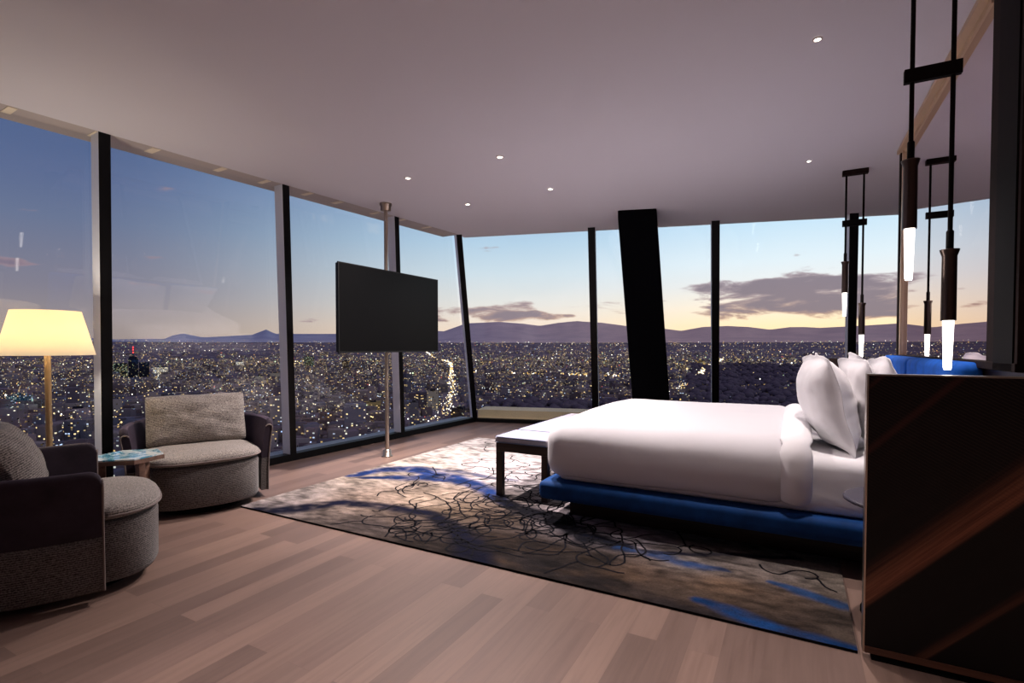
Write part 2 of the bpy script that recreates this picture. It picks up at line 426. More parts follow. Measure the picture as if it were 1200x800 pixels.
def outward(pb, pt, qb, qt):
    n = (qb-pb).cross(pt-pb).normalized()
    c = (pb+qt)/2
    if (c+n).length < (c-n).length: n = -n
    return n
NL = outward(LB[0], LT[0], LB[-1], LT[-1]); NF = outward(FB[0], FTP[0], FB[-1], FTP[-1])
GO = .13
wn = 0
def pane(pb, pt, qb, qt, n, off, label):
    """one pane of glass with its own thickness, set 'off' behind the room line"""
    global wn
    wn += 1
    A = [pb+n*off, qb+n*off, qt+n*off, pt+n*off]; B = [p+n*.024 for p in A]
    mb = MB(); mb.hexa(A+B)
    o = mb.build('window_%d' % wn, M['glass'] if n is NL else M['glass_far']); struct(o, label, 'window'); return o
tn = 0
def trim(mb, mats, label, bevel=0.0, cat='trim'):
    global tn
    tn += 1
    return struct(mb.build('trim_%d' % tn, mats, bevel=bevel), label, cat)
upz = Vector((0, 0, 1))
LW = ['tall tilted window pane furthest back along the left facade', 'tall tilted window pane behind the camera side of the left facade', 'window pane behind the floor lamp',
      'window pane behind the second armchair', 'window pane behind the left half of the television', 'narrow window pane between television and room corner']
for k in range(6):
    h = (LT[k+1]-LB[k+1])
    pane(LB[k]+Vector((0,0,.05)), LT[k], LB[k+1]+Vector((0,0,.05)), LT[k+1], NL, GO, LW[k])
FW = ['window pane between the room corner and first far mullion', 'window pane behind the black slanted column', 'wide window pane with the large sunset cloud', 'window pane behind the far pendant pair', 'far window pane hidden beyond the mirror']
for k in range(5):
    pane(FB[k]+Vector((0,0,.05)), FTP[k], FB[k+1]+Vector((0,0,.05)), FTP[k+1], NF, .10, FW[k])
# mullions: a bar with a black room face and bright aluminium cheeks
def mullion(b, t, along, n, w, d, label, ov=.03):
    a = along.normalized()*w/2; t2 = t + (t-b).normalized()*0.0
    F = [b-a, b+a, t2+a, t2-a]; K = [p+n*d for p in F]
    mb = MB()
    mb.add(F, [(0,1,2,3)], 0); mb.add([F[0],K[0],K[3],F[3]], [(0,1,2,3)], 1); mb.add([F[1],F[2],K[2],K[1]], [(0,1,2,3)], 1)
    mb.add(K, [(3,2,1,0)], 0); mb.add([F[0],F[1],K[1],K[0]], [(0,1,2,3)], 0); mb.add([F[3],K[3],K[2],F[2]], [(0,1,2,3)], 0)
    # thin dark gasket lines on both cheeks
    return trim(mb, [M['black'], M['alu']], label, cat='mullion')
LM = ['slanted window mullion off the left of the view, furthest back', 'slanted window mullion left of the view, second back', 'slanted window mullion just left of the floor lamp', 'slanted mullion between the floor lamp and second armchair',
      'slanted mullion right of the second armchair', 'slanted mullion behind the television pole']
for k in range(6): mullion(LB[k], LT[k], LB[-1]-LB[0], NL, .078, GO, LM[k])
FM = ['slanted mullion at the corner of the two glass facades', 'first mullion of the far facade left of the black column', 'mullion of the far facade right of the black column', 'mullion of the far facade behind the far pendant lamps', 'mullion of the far facade hidden beyond the mirror', 'last mullion of the far facade']
for k in range(6): mullion(FB[k], FTP[k], FD, NF if k else (NF*.55+NL*.45).normalized(), .10 if k else .085, .10 if k else .15, FM[k])
# floor-level black rails + grey sills + soffits
def rail_seg(p, q, n, d0, d1, z0, z1, up=None):
    P = [p+n*d0, q+n*d0, q+n*d1, p+n*d1]
    return [Vector((a.x, a.y, z0)) for a in P] + [Vector((a.x, a.y, z1)) for a in P]
hn = lambda n: Vector((n.x, n.y, 0)).normalized()
mb = MB(); mb.hexa(rail_seg(LB[0], CORB, hn(NL), -.012, .10, 0.0, .075)); trim(mb, M['black'], 'black base rail along the left glass facade')
mb = MB(); mb.hexa(rail_seg(LB[0], CORB, hn(NL), .10, .30, 0.0, .07)); trim(mb, M['sill'], 'grey metal sill at the foot of the left glass facade')
mb = MB(); mb.hexa(rail_seg(CORB, FB[-1], hn(NF), -.012, .08, 0.0, .06)); trim(mb, M['black'], 'black base rail along the far glass facade')
mb = MB(); mb.hexa(rail_seg(CORB+FD*.0, FB[-1], hn(NF), .14, .62, -.5, .19)); trim(mb, M['ledge'], 'pale stone ledge outside the foot of the far glass')
mb = MB(); mb.hexa(rail_seg(LT[0], CORT, hn(NL), .0, .30, CEIL+.0, CEIL+.25)); 
# pale joints across the soffit strip
dl = (CORT-LT[0]); Ls = dl.length; dl.normalize()
k = 0; s = .3
while s < Ls-.3:
    wdt = [.05, .05, .06, .05][k % 4]
    p = LT[0]+dl*s; q = LT[0]+dl*(s+wdt)
    P = rail_seg(p, q, hn(NL), .01, .16, CEIL-.004, CEIL+.002); mb.hexa(P, 1)
    s += [.48, .38, .55, .42][k % 4]; k += 1
trim(mb, [M['soffit'], M['soffit_pale']], 'bronze soffit strip above the left windows')
mb = MB(); mb.hexa(rail_seg(CORT, FTP[-1], hn(NF), .0, .22, CEIL, CEIL+.25)); trim(mb, M['ceiling'], 'plaster head strip above the far windows')
# walls out of view
XR = FB[-1].x
mb = MB(); mb.box(LB[0].x-.1, XR+.1, -3.15, -3.0, 0, CEIL); struct(mb.build('wall_back', M['wall']), 'plain wall behind the viewpoint', 'wall')
mb = MB(); mb.box(XR, XR+.15, -3.0, FTP[-1].y+.4, 0, CEIL); struct(mb.build('wall_right', M['wall']), 'plain wall on the right beyond the headboard mirror', 'wall')
mb = MB(); mb.box(LB[0].x-.15, LB[0].x, -3.0, LB[0].y, 0, CEIL); struct(mb.build('wall_left', M['wall']), 'short plain wall at the near end of the left windows', 'wall')
# partition behind the bed (bathroom block), seen past the mirror post
P = [W(1.35,6.4), W(3.4,6.4), W(3.4,6.52), W(1.35,6.52)]
mb = MB(); mb.hexa([Vector((p.x,p.y,0)) for p in P]+[Vector((p.x,p.y,2.5)) for p in P])
struct(mb.build('wall_partition', M['wall']), 'grey bathroom partition seen past the right mirror post', 'wall')
P = [W(1.35,6.36), W(3.4,6.36), W(3.4,6.52), W(1.35,6.52)]
mb = MB(); mb.hexa([Vector((p.x,p.y,2.5)) for p in P]+[Vector((p.x,p.y,2.66)) for p in P])
trim(mb, M['soffit_pale'], 'cream band on top of the bathroom partition')

# slanted black column
c0 = Vector((1.507, 6.30, CEIL)); c1 = Vector((1.925, 7.02, 0))
ax = Vector((.96, -.20, 0)).normalized(); ay = Vector((.20, .96, 0)).normalized()
mb = MB(); Q = []
for c, w in ((c1, .235), (c0, .222)):
    Q += [c-ax*w-ay*.2, c+ax*w-ay*.2, c+ax*w+ay*.2, c-ax*w+ay*.2]
mb.hexa(Q)
struct(mb.build('column', M['column'], bevel=.012), 'black slanted structural column behind the bed', 'column')

# ------------------------------------------------------------------ city outside
ZG = -160.0
def terr(x, y):
    r = math.hypot(x, y); t = min(1, max(0, (r-6500)/8000)); return ZG + 290*t*t*(3-2*t)
GR = []
mb = MB(); rs = [150, 400, 900, 1800, 3500, 6500, 8000, 9500, 11000, 12500, 14500, 18000, 26000]; NA = 96
vs = []; fs = []
for r in rs:
    for k in range(NA+1):
        a = -1.9+3.8*k/NA; x, y = r*math.sin(a), r*math.cos(a); vs.append((x, y, terr(x, y)))
for i in range(len(rs)-1):
    for k in range(NA): a = i*(NA+1)+k; fs.append((a, a+NA+1, a+NA+2, a+1))
m, nt, out = newmat('city_ground')
tc = nt.node('ShaderNodeTexCoord')
n = nt.node('ShaderNodeTexNoise', inp={'Vector': tc.outputs['Object'], 'Scale': .006, 'Detail': 8.0, 'Roughness': .7})
c = nt.ramp(n.outputs[0], [(.35, lin((84, 76, 92))), (.6, lin((132, 120, 138)))])
d = nt.node('ShaderNodeBsdfDiffuse'); nt.l.new(c, d.inputs[0]); nt.l.new(d.outputs[0], out.inputs[0])
mb.add(vs, fs, 0, True); g = mb.build('ground', m); struct(g, 'dark city ground stretching to the mountains', 'ground')

# mountains
prof = [(-400,388),(-50,387),(60,393),(133,397.5),(162,397),(193,397),(202,393),(215,390.5),(237,395),(259,394),(296,392),(312,386),(323,391),(345,391),(395,391),(450,385),(520,388),(545,379),(586,377),(613,379),(632,381.6),(654,378),(676,376),(687,377),(705,378),(732,381.6),(778,385),(798,387.5),(823,383),(853,381.7),(877,383),(902,386),(925,383),(943,383),(960,384),(1000,382),(1050,379),(1100,376),(1160,380),(1300,372),(1800,370)]
azs = [math.atan((p[0]-600)/606.0) for p in prof]
els = [(406-p[1])/606.0*math.cos(a) for p, a in zip(prof, azs)]
NAz = 420; Rm = 17000.0
vs = []; fs = []; rows = [(-4200, 0.0), (-2800, .22), (-1700, .5), (-800, .8), (0, 1.0), (1400, .7), (3200, .1)]
for j, (dr, hh) in enumerate(rows):
    for k in range(NAz+1):
        a = -1.15+2.3*k/NAz
        e = float(np.interp(a, azs, els)); r = Rm+dr
        crest = e*Rm
        nz = mnoise.fractal((a*22, j*.8, 0), 1.0, 2.0, 4)*.12*(1 if hh < 1 else .15)
        z = terr(0, r)*(1-hh)+crest*hh + (crest+60)*nz*(hh if hh < 1 else .5)
        vs.append((r*math.sin(a), r*math.cos(a), z))
for i in range(len(rows)-1):
    for k in range(NAz): a = i*(NAz+1)+k; fs.append((a, a+NAz+1, a+NAz+2, a+1))
m, nt, out = newmat('hazed_mountain_slopes')
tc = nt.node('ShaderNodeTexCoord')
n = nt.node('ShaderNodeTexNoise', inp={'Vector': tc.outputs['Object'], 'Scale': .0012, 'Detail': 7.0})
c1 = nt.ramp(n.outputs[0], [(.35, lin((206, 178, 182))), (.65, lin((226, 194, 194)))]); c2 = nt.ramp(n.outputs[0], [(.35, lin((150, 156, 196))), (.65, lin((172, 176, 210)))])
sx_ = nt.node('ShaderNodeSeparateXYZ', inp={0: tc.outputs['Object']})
c = nt.mix(nt.maprange(sx_.outputs[0], -9000.0, 5000.0), c2, c1)  # distance haze and sunset tint painted into the slopes, bluer left, warmer right
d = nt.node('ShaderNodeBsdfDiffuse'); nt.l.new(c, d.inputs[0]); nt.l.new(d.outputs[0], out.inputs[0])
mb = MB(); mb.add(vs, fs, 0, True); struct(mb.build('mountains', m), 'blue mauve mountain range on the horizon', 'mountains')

# avenues (ground points)
AV_A = [(-1500,9000),(-612,5151),(-337,2875),(-209,1808),(-175,1414),(-156,1071),(-142,854),(-130,640)]
AV_B = [(420,1500),(533,1743),(659,1993),(868,2442),(1534,4075),(2600,6400)]
def seg_d(x, y, pl):
    best = 1e9
    for (x0,y0),(x1,y1) in zip(pl, pl[1:]):
        dx, dy = x1-x0, y1-y0; t = min(1, max(0, ((x-x0)*dx+(y-y0)*dy)/(dx*dx+dy*dy)))
        best = min(best, math.hypot(x-x0-t*dx, y-y0-t*dy))
    return best
def in_park(x, y):
    a = math.atan2(x, y); r = math.hypot(x, y)
    if a > .33 and a < 1.1 and 1000 < r < 4800: return True
    if a > -.05 and a < .40 and r < 1480 and seg_d(x, y, AV_B) > 45: return True
    return False
# distinct buildings
BM = {}
def bmat(key, wall, lit, dens, st):
    if key not in BM: BM[key] = building_mat('facade_'+key, wall, lit, dens, st)
    return BM[key]
occupied = []
def building(name, label, px, py, Y, w, d, h, mkey, tiers=(), roof=True, rot=0.0, extra=None):
    x = (px-600)/606.0*Y
    o = bpy.data.objects.new(name, None); COL.objects.link(o); o.location = (x, Y, ZG); o.rotation_euler = (0,0,rot + math.atan2(-x, Y))
    tag(o, label, 'building', 'distinct buildings of the night city')
    occupied.append((x, Y, max(w, d)*.8))
    mb = MB(); mb.box(-w/2, w/2, -d/2, d/2, 0, h); mb.build('tower_body', BM[mkey], o)
    for (tw, td, th, key, ox) in tiers:
        mb = MB(); mb.box(ox-tw/2, ox+tw/2, -td/2, td/2, 0 if abs(ox) > w/2 else h, th); mb.build('wing' if abs(ox) > w/2 else 'crown', BM[key], o)
    if roof:
        mb = MB(); mb.box(-w*.22, w*.22, -d*.2, d*.2, h, h+4); mb.box(-w/2, w/2, -d/2, -d/2+.6, h, h+1.2); mb.build('roof_plant', BM['dark'], o)
    return o
bmat('dark', (34, 34, 46), (200, 230, 190), .10, 1.0); bmat('green', (36, 40, 48), (190, 235, 190), .55, 1.1); bmat('pale', (176, 164, 150), (255, 225, 170), .2, 1.2)
bmat('white', (200, 196, 190), (255, 245, 220), .75, 3.0); bmat('grey', (98, 94, 106), (255, 225, 170), .12, 1.0); bmat('yellow', (176, 150, 98), (255, 214, 140), .4, 1.4)
bmat('blue', (50, 84, 110), (150, 220, 235), .5, 1.2); bmat('mauve', (158, 138, 150), (255, 220, 210), .12, 1.0); bmat('brown', (82, 70, 66), (255, 214, 150), .25, 1.2)
o = building('office_tower', 'dark city tower with rounded top and green lit wings, left of the second armchair cushion', 156, 442, 2714, 42, 40, 96, 'dark', [(60, 40, 76, 'green', -54), (44, 40, 78, 'dark', 46)], False)
mb = MB(); mb.lathe([(20, 96), (19, 102), (14, 108), (6, 111), (.5, 112)], seg=20); mb.build('dome', BM['dark'], o)
mb = MB(); mb.tube((0,0,111), (0,0,158), 1.2, 6); mast = mb.build('mast', BM['dark'], o)
mb = MB(); mb.lathe([(1, 0), (3, 2), (3, 5), (1, 7)], seg=10)
for z in (128, 142, 155): 
    q = mb.build('beacon', emit('red_beacon', (255, 60, 60), 3, False), mast); q.location = (0,0,z)
building('office_block', 'white brightly lit low block right of the dark domed tower', 188, 437, 3000, 72, 40, 42, 'white')
building('office_block', 'small bright white block near the mountains, left of the third mullion', 281, 430, 3900, 55, 40, 48, 'white')
building('apartment_block', 'beige lit block, the left one of the two above the second armchair arm', 304, 449, 2200, 34, 30, 36, 'pale', [(22, 26, 24, 'yellow', 36)])
building('apartment_block', 'beige cube block beside the mullion, right of the two above the second armchair arm', 322, 447, 2350, 40, 34, 42, 'pale')
building('office_block', 'blue lit low building left of the floor lamp pole', 22, 474, 1435, 54, 36, 26, 'blue', [(30, 20, 32, 'blue', 0)])
building('office_block', 'mauve flat roofed building right of the floor lamp pole', 90, 490, 1170, 42, 26, 22, 'mauve')
building('apartment_tower', 'pale tower of flats beside the bright avenue under the television', 507, 478, 1330, 29, 26, 48, 'pale')
building('apartment_tower', 'grey slab tower right of the television pole', 485, 495, 1095, 18, 24, 44, 'grey')
building('office_block', 'yellow lit square block left of the television pole', 436, 484, 1260, 40, 34, 27, 'yellow')
building('office_block', 'long pale roofed block below the left half of the television', 425, 463, 1712, 44, 30, 22, 'mauve')
building('office_tower', 'greenish lit tower block between third mullion and television', 362, 425, 4200, 75, 50, 82, 'green')
building('office_block', 'yellow lit block beside the diagonal avenue right of the black column', 822, 428, 4300, 62, 50, 45, 'yellow')
building('office_block', 'brown low block right of the bright avenue at the room corner', 540, 492, 1110, 42, 30, 28, 'brown')
building('office_tower', 'brown tower left of the television pole top of city', 405, 430, 3300, 44, 36, 70, 'brown')

# the mass of the city
vs = []; fs = []; cols = []
pal = [(92,84,98),(104,94,106),(112,100,108),(122,108,112),(90,88,106),(108,94,106),(132,120,124),(96,82,90)]
cnt = 0
while cnt < 6500:
    a = random.uniform(-1.05, .95); r = 330*math.exp(random.random()**.8*math.log(9000/330.0)); x, y = r*math.sin(a), r*math.cos(a)
    if in_park(x, y) and random.random() < .985: continue
    if seg_d(x, y, AV_A) < 30 or seg_d(x, y, AV_B) < 35: continue
    if any(math.hypot(x-ox, y-oy) < orr+18 for ox, oy, orr in occupied): continue
    w = random.uniform(12, 34)*(1+r/9000); d = random.uniform(12, 30)*(1+r/9000); h = random.choice((6,8,9,12,12,15,18,24,30)) * random.uniform(.8, 1.2)
    if random.random() < .05: h *= 2.0
    if r < 700: h = min(h, 18)
    rot = random.choice((.15, .15, .5, -.2)) + random.uniform(-.05, .05); ca, sa = math.cos(rot), math.sin(rot); z = terr(x, y)
    o = len(vs)
    for zz in (z, z+h):
        for sx, sy in ((-1,-1),(1,-1),(1,1),(-1,1)):
            lx, ly = sx*w/2, sy*d/2; vs.append((x+lx*ca-ly*sa, y+lx*sa+ly*ca, zz))
    for f in ((4,5,6,7),(0,1,5,4),(1,2,6,5),(2,3,7,6),(3,0,4,7)): fs.append(tuple(i+o for i in f))
    c = lin(random.choice(pal)); k = random.uniform(.8, 1.5); cols.append((c[0]*k, c[1]*k, c[2]*k, 1)); cnt += 1
mb = MB(); mb.add(vs, fs); cm = building_mat('city_facades', (90,90,90), (255, 226, 165), .17, 1.5, True)
o = mb.build('city_buildings', cm); tag(o, 'mass of small dark city buildings with lit windows below the tower', 'buildings', kind='stuff')
at = o.data.attributes.new('wall', 'FLOAT_COLOR', 'FACE')
buf = np.repeat(np.array(cols, dtype=np.float32), 5, axis=0).ravel(); at.data.foreach_set('color', buf)
# park trees
vs = []; fs = []
bmx = bmesh.new(); bmesh.ops.create_icosphere(bmx, subdivisions=1, radius=1.0); IV = [v.co.copy() for v in bmx.verts]; IF = [[v.index for v in f.verts] for f in bmx.faces]; bmx.free()
cnt = 0
while cnt < 3600:
    a = random.uniform(-.05, 1.05); r = 900*math.exp(random.random()*math.log(4800/900.0)); x, y = r*math.sin(a), r*math.cos(a)
    if not in_park(x, y): continue
    s = random.uniform(7, 15)*(1+r/5000); o = len(vs); z = terr(x, y)
    vs += [(x+p.x*s*random.uniform(.8,1.2), y+p.y*s*random.uniform(.8,1.2), z+s*.5+p.z*s*.7) for p in IV]; fs += [tuple(i+o for i in f) for f in IF]; cnt += 1
mb = MB(); mb.add(vs, fs, 0, True); o = mb.build('park_trees', pbr('night_foliage', (92, 82, 98), 1.0, spec=0)); tag(o, 'dark mass of park trees below the sunset', 'trees', kind='stuff')

# lights: small lamp heads
OV = [(1,0,0),(-1,0,0),(0,1,0),(0,-1,0),(0,0,1),(0,0,-1)]; OF = [(0,2,4),(2,1,4),(1,3,4),(3,0,4),(2,0,5),(1,2,5),(3,1,5),(0,3,5)]
def lights(pts, name, label, mats):
    mb = MB(); vs = []; fs = []; mi = []
    for x, y, z, s, k in pts:
        o = len(vs); vs += [(x+p[0]*s, y+p[1]*s, z+p[2]*s) for p in OV]; fs += [tuple(i+o for i in f) for f in OF]; mi += [k]*8
    mb.v = vs; mb.f = fs; mb.mi = mi; mb.sm = [False]*len(fs)
    o = mb.build(name, mats); tag(o, label, 'lights', kind='stuff'); return o
LMAT = [emit('light_warm', (255, 226, 165), 1.1, False), emit('light_yellow', (255, 205, 120), 1.0, False), emit('light_white', (255, 250, 235), 2.6, False), emit('light_green', (225, 255, 205), 1.2, False),
        emit('light_blue', (190, 215, 255), 1.2, False), emit('light_red', (255, 120, 100), .9, False), emit('light_dim', (235, 205, 160), .45, False)]
pts = []
while len(pts) < 24000:
    a = random.uniform(-1.05, .95); r = 420*math.exp(random.random()**.62*math.log(15500/420.0)); x, y = r*math.sin(a), r*math.cos(a)
    if in_park(x, y) and random.random() < .93: continue
    cl = mnoise.noise((x*.0016, y*.0016, 3.3))
    if cl < -.05 and random.random() < .6: continue
    k = random.choices(range(7), (30, 18, 5, 7, 2, 2, 36))[0]
    s = r*.00034*random.lognormvariate(0, .55)*(1.0 if k != 2 else 1.35)
    s = min(s, 7.5)
    pts.append((x, y, terr(x, y)+random.uniform(6, 28), s, k))
lights(pts, 'city_lights', 'countless street and window lights scattered over the night city', LMAT)
pts = []
for pl, n, wd in ((AV_A, 420, 13), (AV_B, 420, 16)):
    L = [math.hypot(q[0]-p[0], q[1]-p[1])/math.hypot(*p) for p, q in zip(pl, pl[1:])]
    for i, (p, q) in enumerate(zip(pl, pl[1:])):
        for _ in range(int(n*L[i]/sum(L))):
            t = random.random(); x = p[0]+(q[0]-p[0])*t+random.gauss(0, wd*.6); y = p[1]+(q[1]-p[1])*t+random.gauss(0, wd*.6); r = math.hypot(x, y)
            pts.append((x, y, terr(x, y)+random.uniform(3, 12), min(9, r*.0010*random.lognormvariate(0, .4)), random.choice((0,1,2,2,0))))
# cross street band and park path lights
for _ in range(260):
    t = random.random(); x = -250+1000*t; y = 3150-500*t+random.gauss(0, 60); pts.append((x, y, ZG+10, random.uniform(1.6, 4.2), random.choice((0,1,1,2))))
for _ in range(60):
    t = random.random(); x = 700+1000*t; y = 1900+450*t+random.gauss(0, 14); pts.append((x, y, ZG+12, random.uniform(.8, 2.0), random.choice((0,1,1,6))))
lights(pts, 'avenue_lights', 'bright strings of street lights along the avenues of the night city', LMAT)

# ------------------------------------------------------------------ rug
U0, U1, V0, V1 = -3.77, .242, 2.497, 5.95
NU, NV = 330, 284
gu = np.linspace(U0, U1, NU+1); gv = np.linspace(V0, V1, NV+1); GU, GV = np.meshgrid(gu, gv, indexing='ij')
def vnoise(x, y, seed):
    r = np.random.default_rng(seed); T = r.random((64, 64)); xi = np.floor(x).astype(int); yi = np.floor(y).astype(int); fx = x-xi; fy = y-yi
    fx = fx*fx*(3-2*fx); fy = fy*fy*(3-2*fy); g = lambda a, b: T[a % 64, b % 64]
    return (g(xi,yi)*(1-fx)+g(xi+1,yi)*fx)*(1-fy)+(g(xi,yi+1)*(1-fx)+g(xi+1,yi+1)*fx)*fy
def fbm(x, y, seed, o=5):
    s = 0; a = .5
    for k in range(o): s = s+a*vnoise(x*2**k+k*7.3, y*2**k+k*3.1, seed+k); a *= .5
    return s-.5*(1-.5**o)
CP = [(-3.649,2.617),(-3.775,2.868),(-3.926,3.254),(-3.626,3.594),(-3.624,4.201),(-3.622,4.954),(-3.556,5.601),(-2.597,4.761),(-2.2,4.372),(-2.913,3.069),(-2.627,3.356),(-2.605,2.579),(-2.518,2.824),(-2.053,2.535),(-2.253,3.187),(-1.873,3.176),(-1.537,2.817),(-1.653,2.602),(-1.293,2.798),(-0.982,2.829),(-1.22,3.335),(-0.899,3.245),(-0.454,3.051),(-0.113,3.174),(0.132,3.188),(-0.669,2.751),(-0.473,2.644),(-0.297,2.843),(-0.096,2.753),(0.078,2.593),(0.188,2.578),(-0.877,2.527),(-0.435,2.434),(-0.25,2.414),(-1.152,2.607),(-1.6,4.2),(-1.5,5.2),(-.5,4.2),(-.5,5.5),(-2.9,5.7)]
CC = [(158,146,146),(172,160,155),(168,154,146),(178,162,148),(194,180,168),(203,192,186),(206,198,195),(206,196,196),(206,196,199),(165,144,130),(172,152,134),(118,104,100),(130,112,102),(92,78,72),(148,126,106),(124,104,90),(84,68,60),(76,64,62),(76,64,60),(82,70,64),(190,180,190),(172,162,170),(150,140,136),(152,140,134),(152,140,128),(122,100,86),(110,92,80),(134,108,88),(118,98,84),(104,88,80),(110,96,86),(74,64,64),(78,68,70),(82,72,76),(70,62,64),(206,197,200),(205,198,196),(195,188,192),(200,192,192),(205,198,196)]
num = np.zeros(GU.shape+(3,)); den = np.zeros(GU.shape)
wu = GU+.35*fbm(GU*1.5, GV*2.2, 3); wv = GV+.30*fbm(GU*1.5+9, GV*2.2+4, 9)
for (a, b), c in zip(CP, CC):
    w = 1.0/((wu-a)**2+((wv-b)*1.25)**2+.004)**1.6; num += w[..., None]*np.array(lin(c)[:3]); den += w
RC = num/den[..., None]
tex = fbm(GU*5, GV*9, 21); RC *= np.clip(1+1.0*tex+1.2*fbm(GU*16+3, GV*34, 27), .4, 1.8)[..., None]
br = np.clip((fbm(GU*4+2, GV*7, 33)-.05)*3, 0, 1)*np.clip((3.2-GV)*2, 0, 1)*np.clip((GU+2.2)*2, 0, 1)
RC = RC*(1-br[..., None]*.5)+br[..., None]*.5*np.array(lin((158, 122, 88))[:3])
def stream(pts, widths, col, amt=1.0, rough=1.0):
    global RC
    d = np.full(GU.shape, 9.0); ww = np.zeros(GU.shape)
    x = GU+rough*.16*fbm(GU*3.3+5, GV*3.3, 51)+rough*.05*fbm(GU*14, GV*14, 61); y = GV+rough*.16*fbm(GU*3.3, GV*3.3+8, 71)+rough*.05*fbm(GU*14, GV*14+3, 81)
    for i, ((x0,y0),(x1,y1)) in enumerate(zip(pts, pts[1:])):
        dx, dy = x1-x0, y1-y0; t = np.clip(((x-x0)*dx+(y-y0)*dy)/(dx*dx+dy*dy), 0, 1)
        dd = np.hypot(x-x0-t*dx, y-y0-t*dy); w = widths[i]+(widths[i+1]-widths[i])*t
        m = dd/w < d/np.maximum(ww, 1e-6) if i else np.ones(d.shape, bool)
        d = np.where(m, dd, d); ww = np.where(m, w, ww)
    a = np.clip(1.6-d/np.maximum(ww, 1e-6)*1.3, 0, 1)*amt*np.clip(1.0+1.6*fbm(GU*12, GV*12, 91), .3, 1)
    c = np.array(lin(col)[:3])*(1+1.2*fbm(GU*9, GV*9, 95))[..., None]
    RC = RC*(1-a[..., None])+a[..., None]*c
stream([(-3.75,3.60),(-3.6,3.9),(-3.40,4.10),(-2.842,4.022),(-2.328,3.804),(-1.937,3.551)], [.05,.10,.13,.12,.10,.06], (40,74,148))
stream([(-3.6,3.62),(-3.368,3.663),(-3.056,3.906),(-2.666,3.908)], [.04,.09,.09,.07], (40,70,138))
stream([(-3.4,4.2),(-2.9,4.25),(-2.5,4.15),(-2.2,4.2)], [.04,.06,.05,.03], (70,84,130), .7)
stream([(-2.1,3.66),(-1.937,3.551),(-1.565,3.386),(-1.154,3.156),(-.9,3.11)], [.06,.09,.12,.12,.07], (16,22,50), .95, .6)
stream([(-.95,3.11),(-.753,3.10),(-.546,3.04),(-.30,3.07)], [.03,.06,.06,.02], (52,90,152), .9)
stream([(-1.2,3.18),(-.708,3.118),(-.303,3.30),(.034,3.42)], [.02,.03,.03,.02], (34,44,82), .8, .4)
stream([(-3.60,2.50),(-3.441,2.539),(-3.323,2.673),(-3.152,2.939),(-2.792,3.035),(-2.373,3.031),(-1.996,2.874),(-1.762,2.694),(-1.605,2.489)], [.06,.10,.11,.09,.08,.07,.09,.12,.14], (22,28,70), 1.0, .5)
stream([(-.40,2.63),(-.232,2.588),(-.122,2.547),(.045,2.514),(.226,2.487)], [.03,.06,.06,.05,.05], (30,82,150), 1.0, .35)
stream([(-.10,3.02),(.03,2.96),(.122,2.92),(.243,2.892)], [.02,.045,.04,.05], (48,100,165), .9, .5)
LUM = RC.mean(-1, keepdims=True); RC = RC*np.clip(LUM/.50, .12, 1.2)**.6*.62; RC = np.clip(RC, .002, .7)
vs = np.stack([GU-U0, GV-V0, np.full(GU.shape, .012)], -1).reshape(-1, 3).tolist()
idx = np.arange((NU+1)*(NV+1)).reshape(NU+1, NV+1)
fs = np.stack([idx[:-1,:-1], idx[1:,:-1], idx[1:,1:], idx[:-1,1:]], -1).reshape(-1, 4).tolist()
mb = MB(); mb.add(vs, fs, 0, True)
LU, LV = U1-U0, V1-V0
mb.add([(0,0,0),(LU,0,0),(LU,LV,0),(0,LV,0),(0,0,.012),(LU,0,.012),(LU,LV,.012),(0,LV,.012)], [(0,3,2,1),(0,1,5,4),(1,2,6,5),(2,3,7,6),(3,0,4,7)], 2)
nbase = len(mb.v)
# tufted dark lines: wandering veins
def ribbon(pts, w):
    n = len(pts); L = []; 
    for i in range(n):
        a = np.array(pts[max(0, i-1)]); b = np.array(pts[min(n-1, i+1)]); t = b-a; t = t/(np.hypot(*t)+1e-9); nn = np.array((-t[1], t[0]))*w/2
        p = np.array(pts[i]); L.append((p+nn, p-nn))
    vs = [(q[0]-U0, q[1]-V0, .0138) for pr in L for q in pr]
    mb.add(vs, [(2*i, 2*i+1, 2*i+3, 2*i+2) for i in range(n-1)], 1)
rr = random.Random(5)
def vein(x, y, ang, n, step=.032, curl=.6, w=.0115, depth=0):
    pts = [(x, y)]; c = 0
    for i in range(n):
        c = c*.75+rr.uniform(-curl, curl); ang += c*.55
        x += math.cos(ang)*step; y += math.sin(ang)*step
        if not (U0+.03 < x < U1-.03 and V0+.03 < y < V1-.03): break
        pts.append((x, y))
        if depth < 1 and rr.random() < .07: vein(x, y, ang+rr.choice((-1, 1))*rr.uniform(.6, 1.3), int(n*.5), step, curl, w, depth+1)
    if len(pts) > 3: ribbon(pts, w)
for (cu, cv, su, sv, n, cnt) in ((-2.05,3.15,.35,.22,26,14), (-1.35,3.25,.35,.13,24,12), (-2.6,4.6,.5,.45,22,11), (-1.95,3.75,.3,.2,24,11), (-2.2,2.75,.2,.1,22,7), (-2.75,3.45,.25,.2,18,4), (-1.4,2.85,.35,.12,24,6), (-2.6,5.3,.35,.25,18,5), (-1.9,4.6,.2,.5,16,4), (-.7,3.25,.4,.08,16,5)):
    for _ in range(cnt): vein(rr.gauss(cu, su), rr.gauss(cv, sv), rr.uniform(0, 2*PI), n)
rug = mb.build('rug', [M['rug'], M['rugline'], M['rugedge']])
at = rug.data.attributes.new('pile', 'FLOAT_COLOR', 'POINT')
buf = np.ones((len(mb.v), 4), dtype=np.float32); buf[:(NU+1)*(NV+1), :3] = RC.reshape(-1, 3); at.data.foreach_set('color', buf.ravel())
rug.location = W(U0, V0, .0005); rug.rotation_euler = (0, 0, UANG)
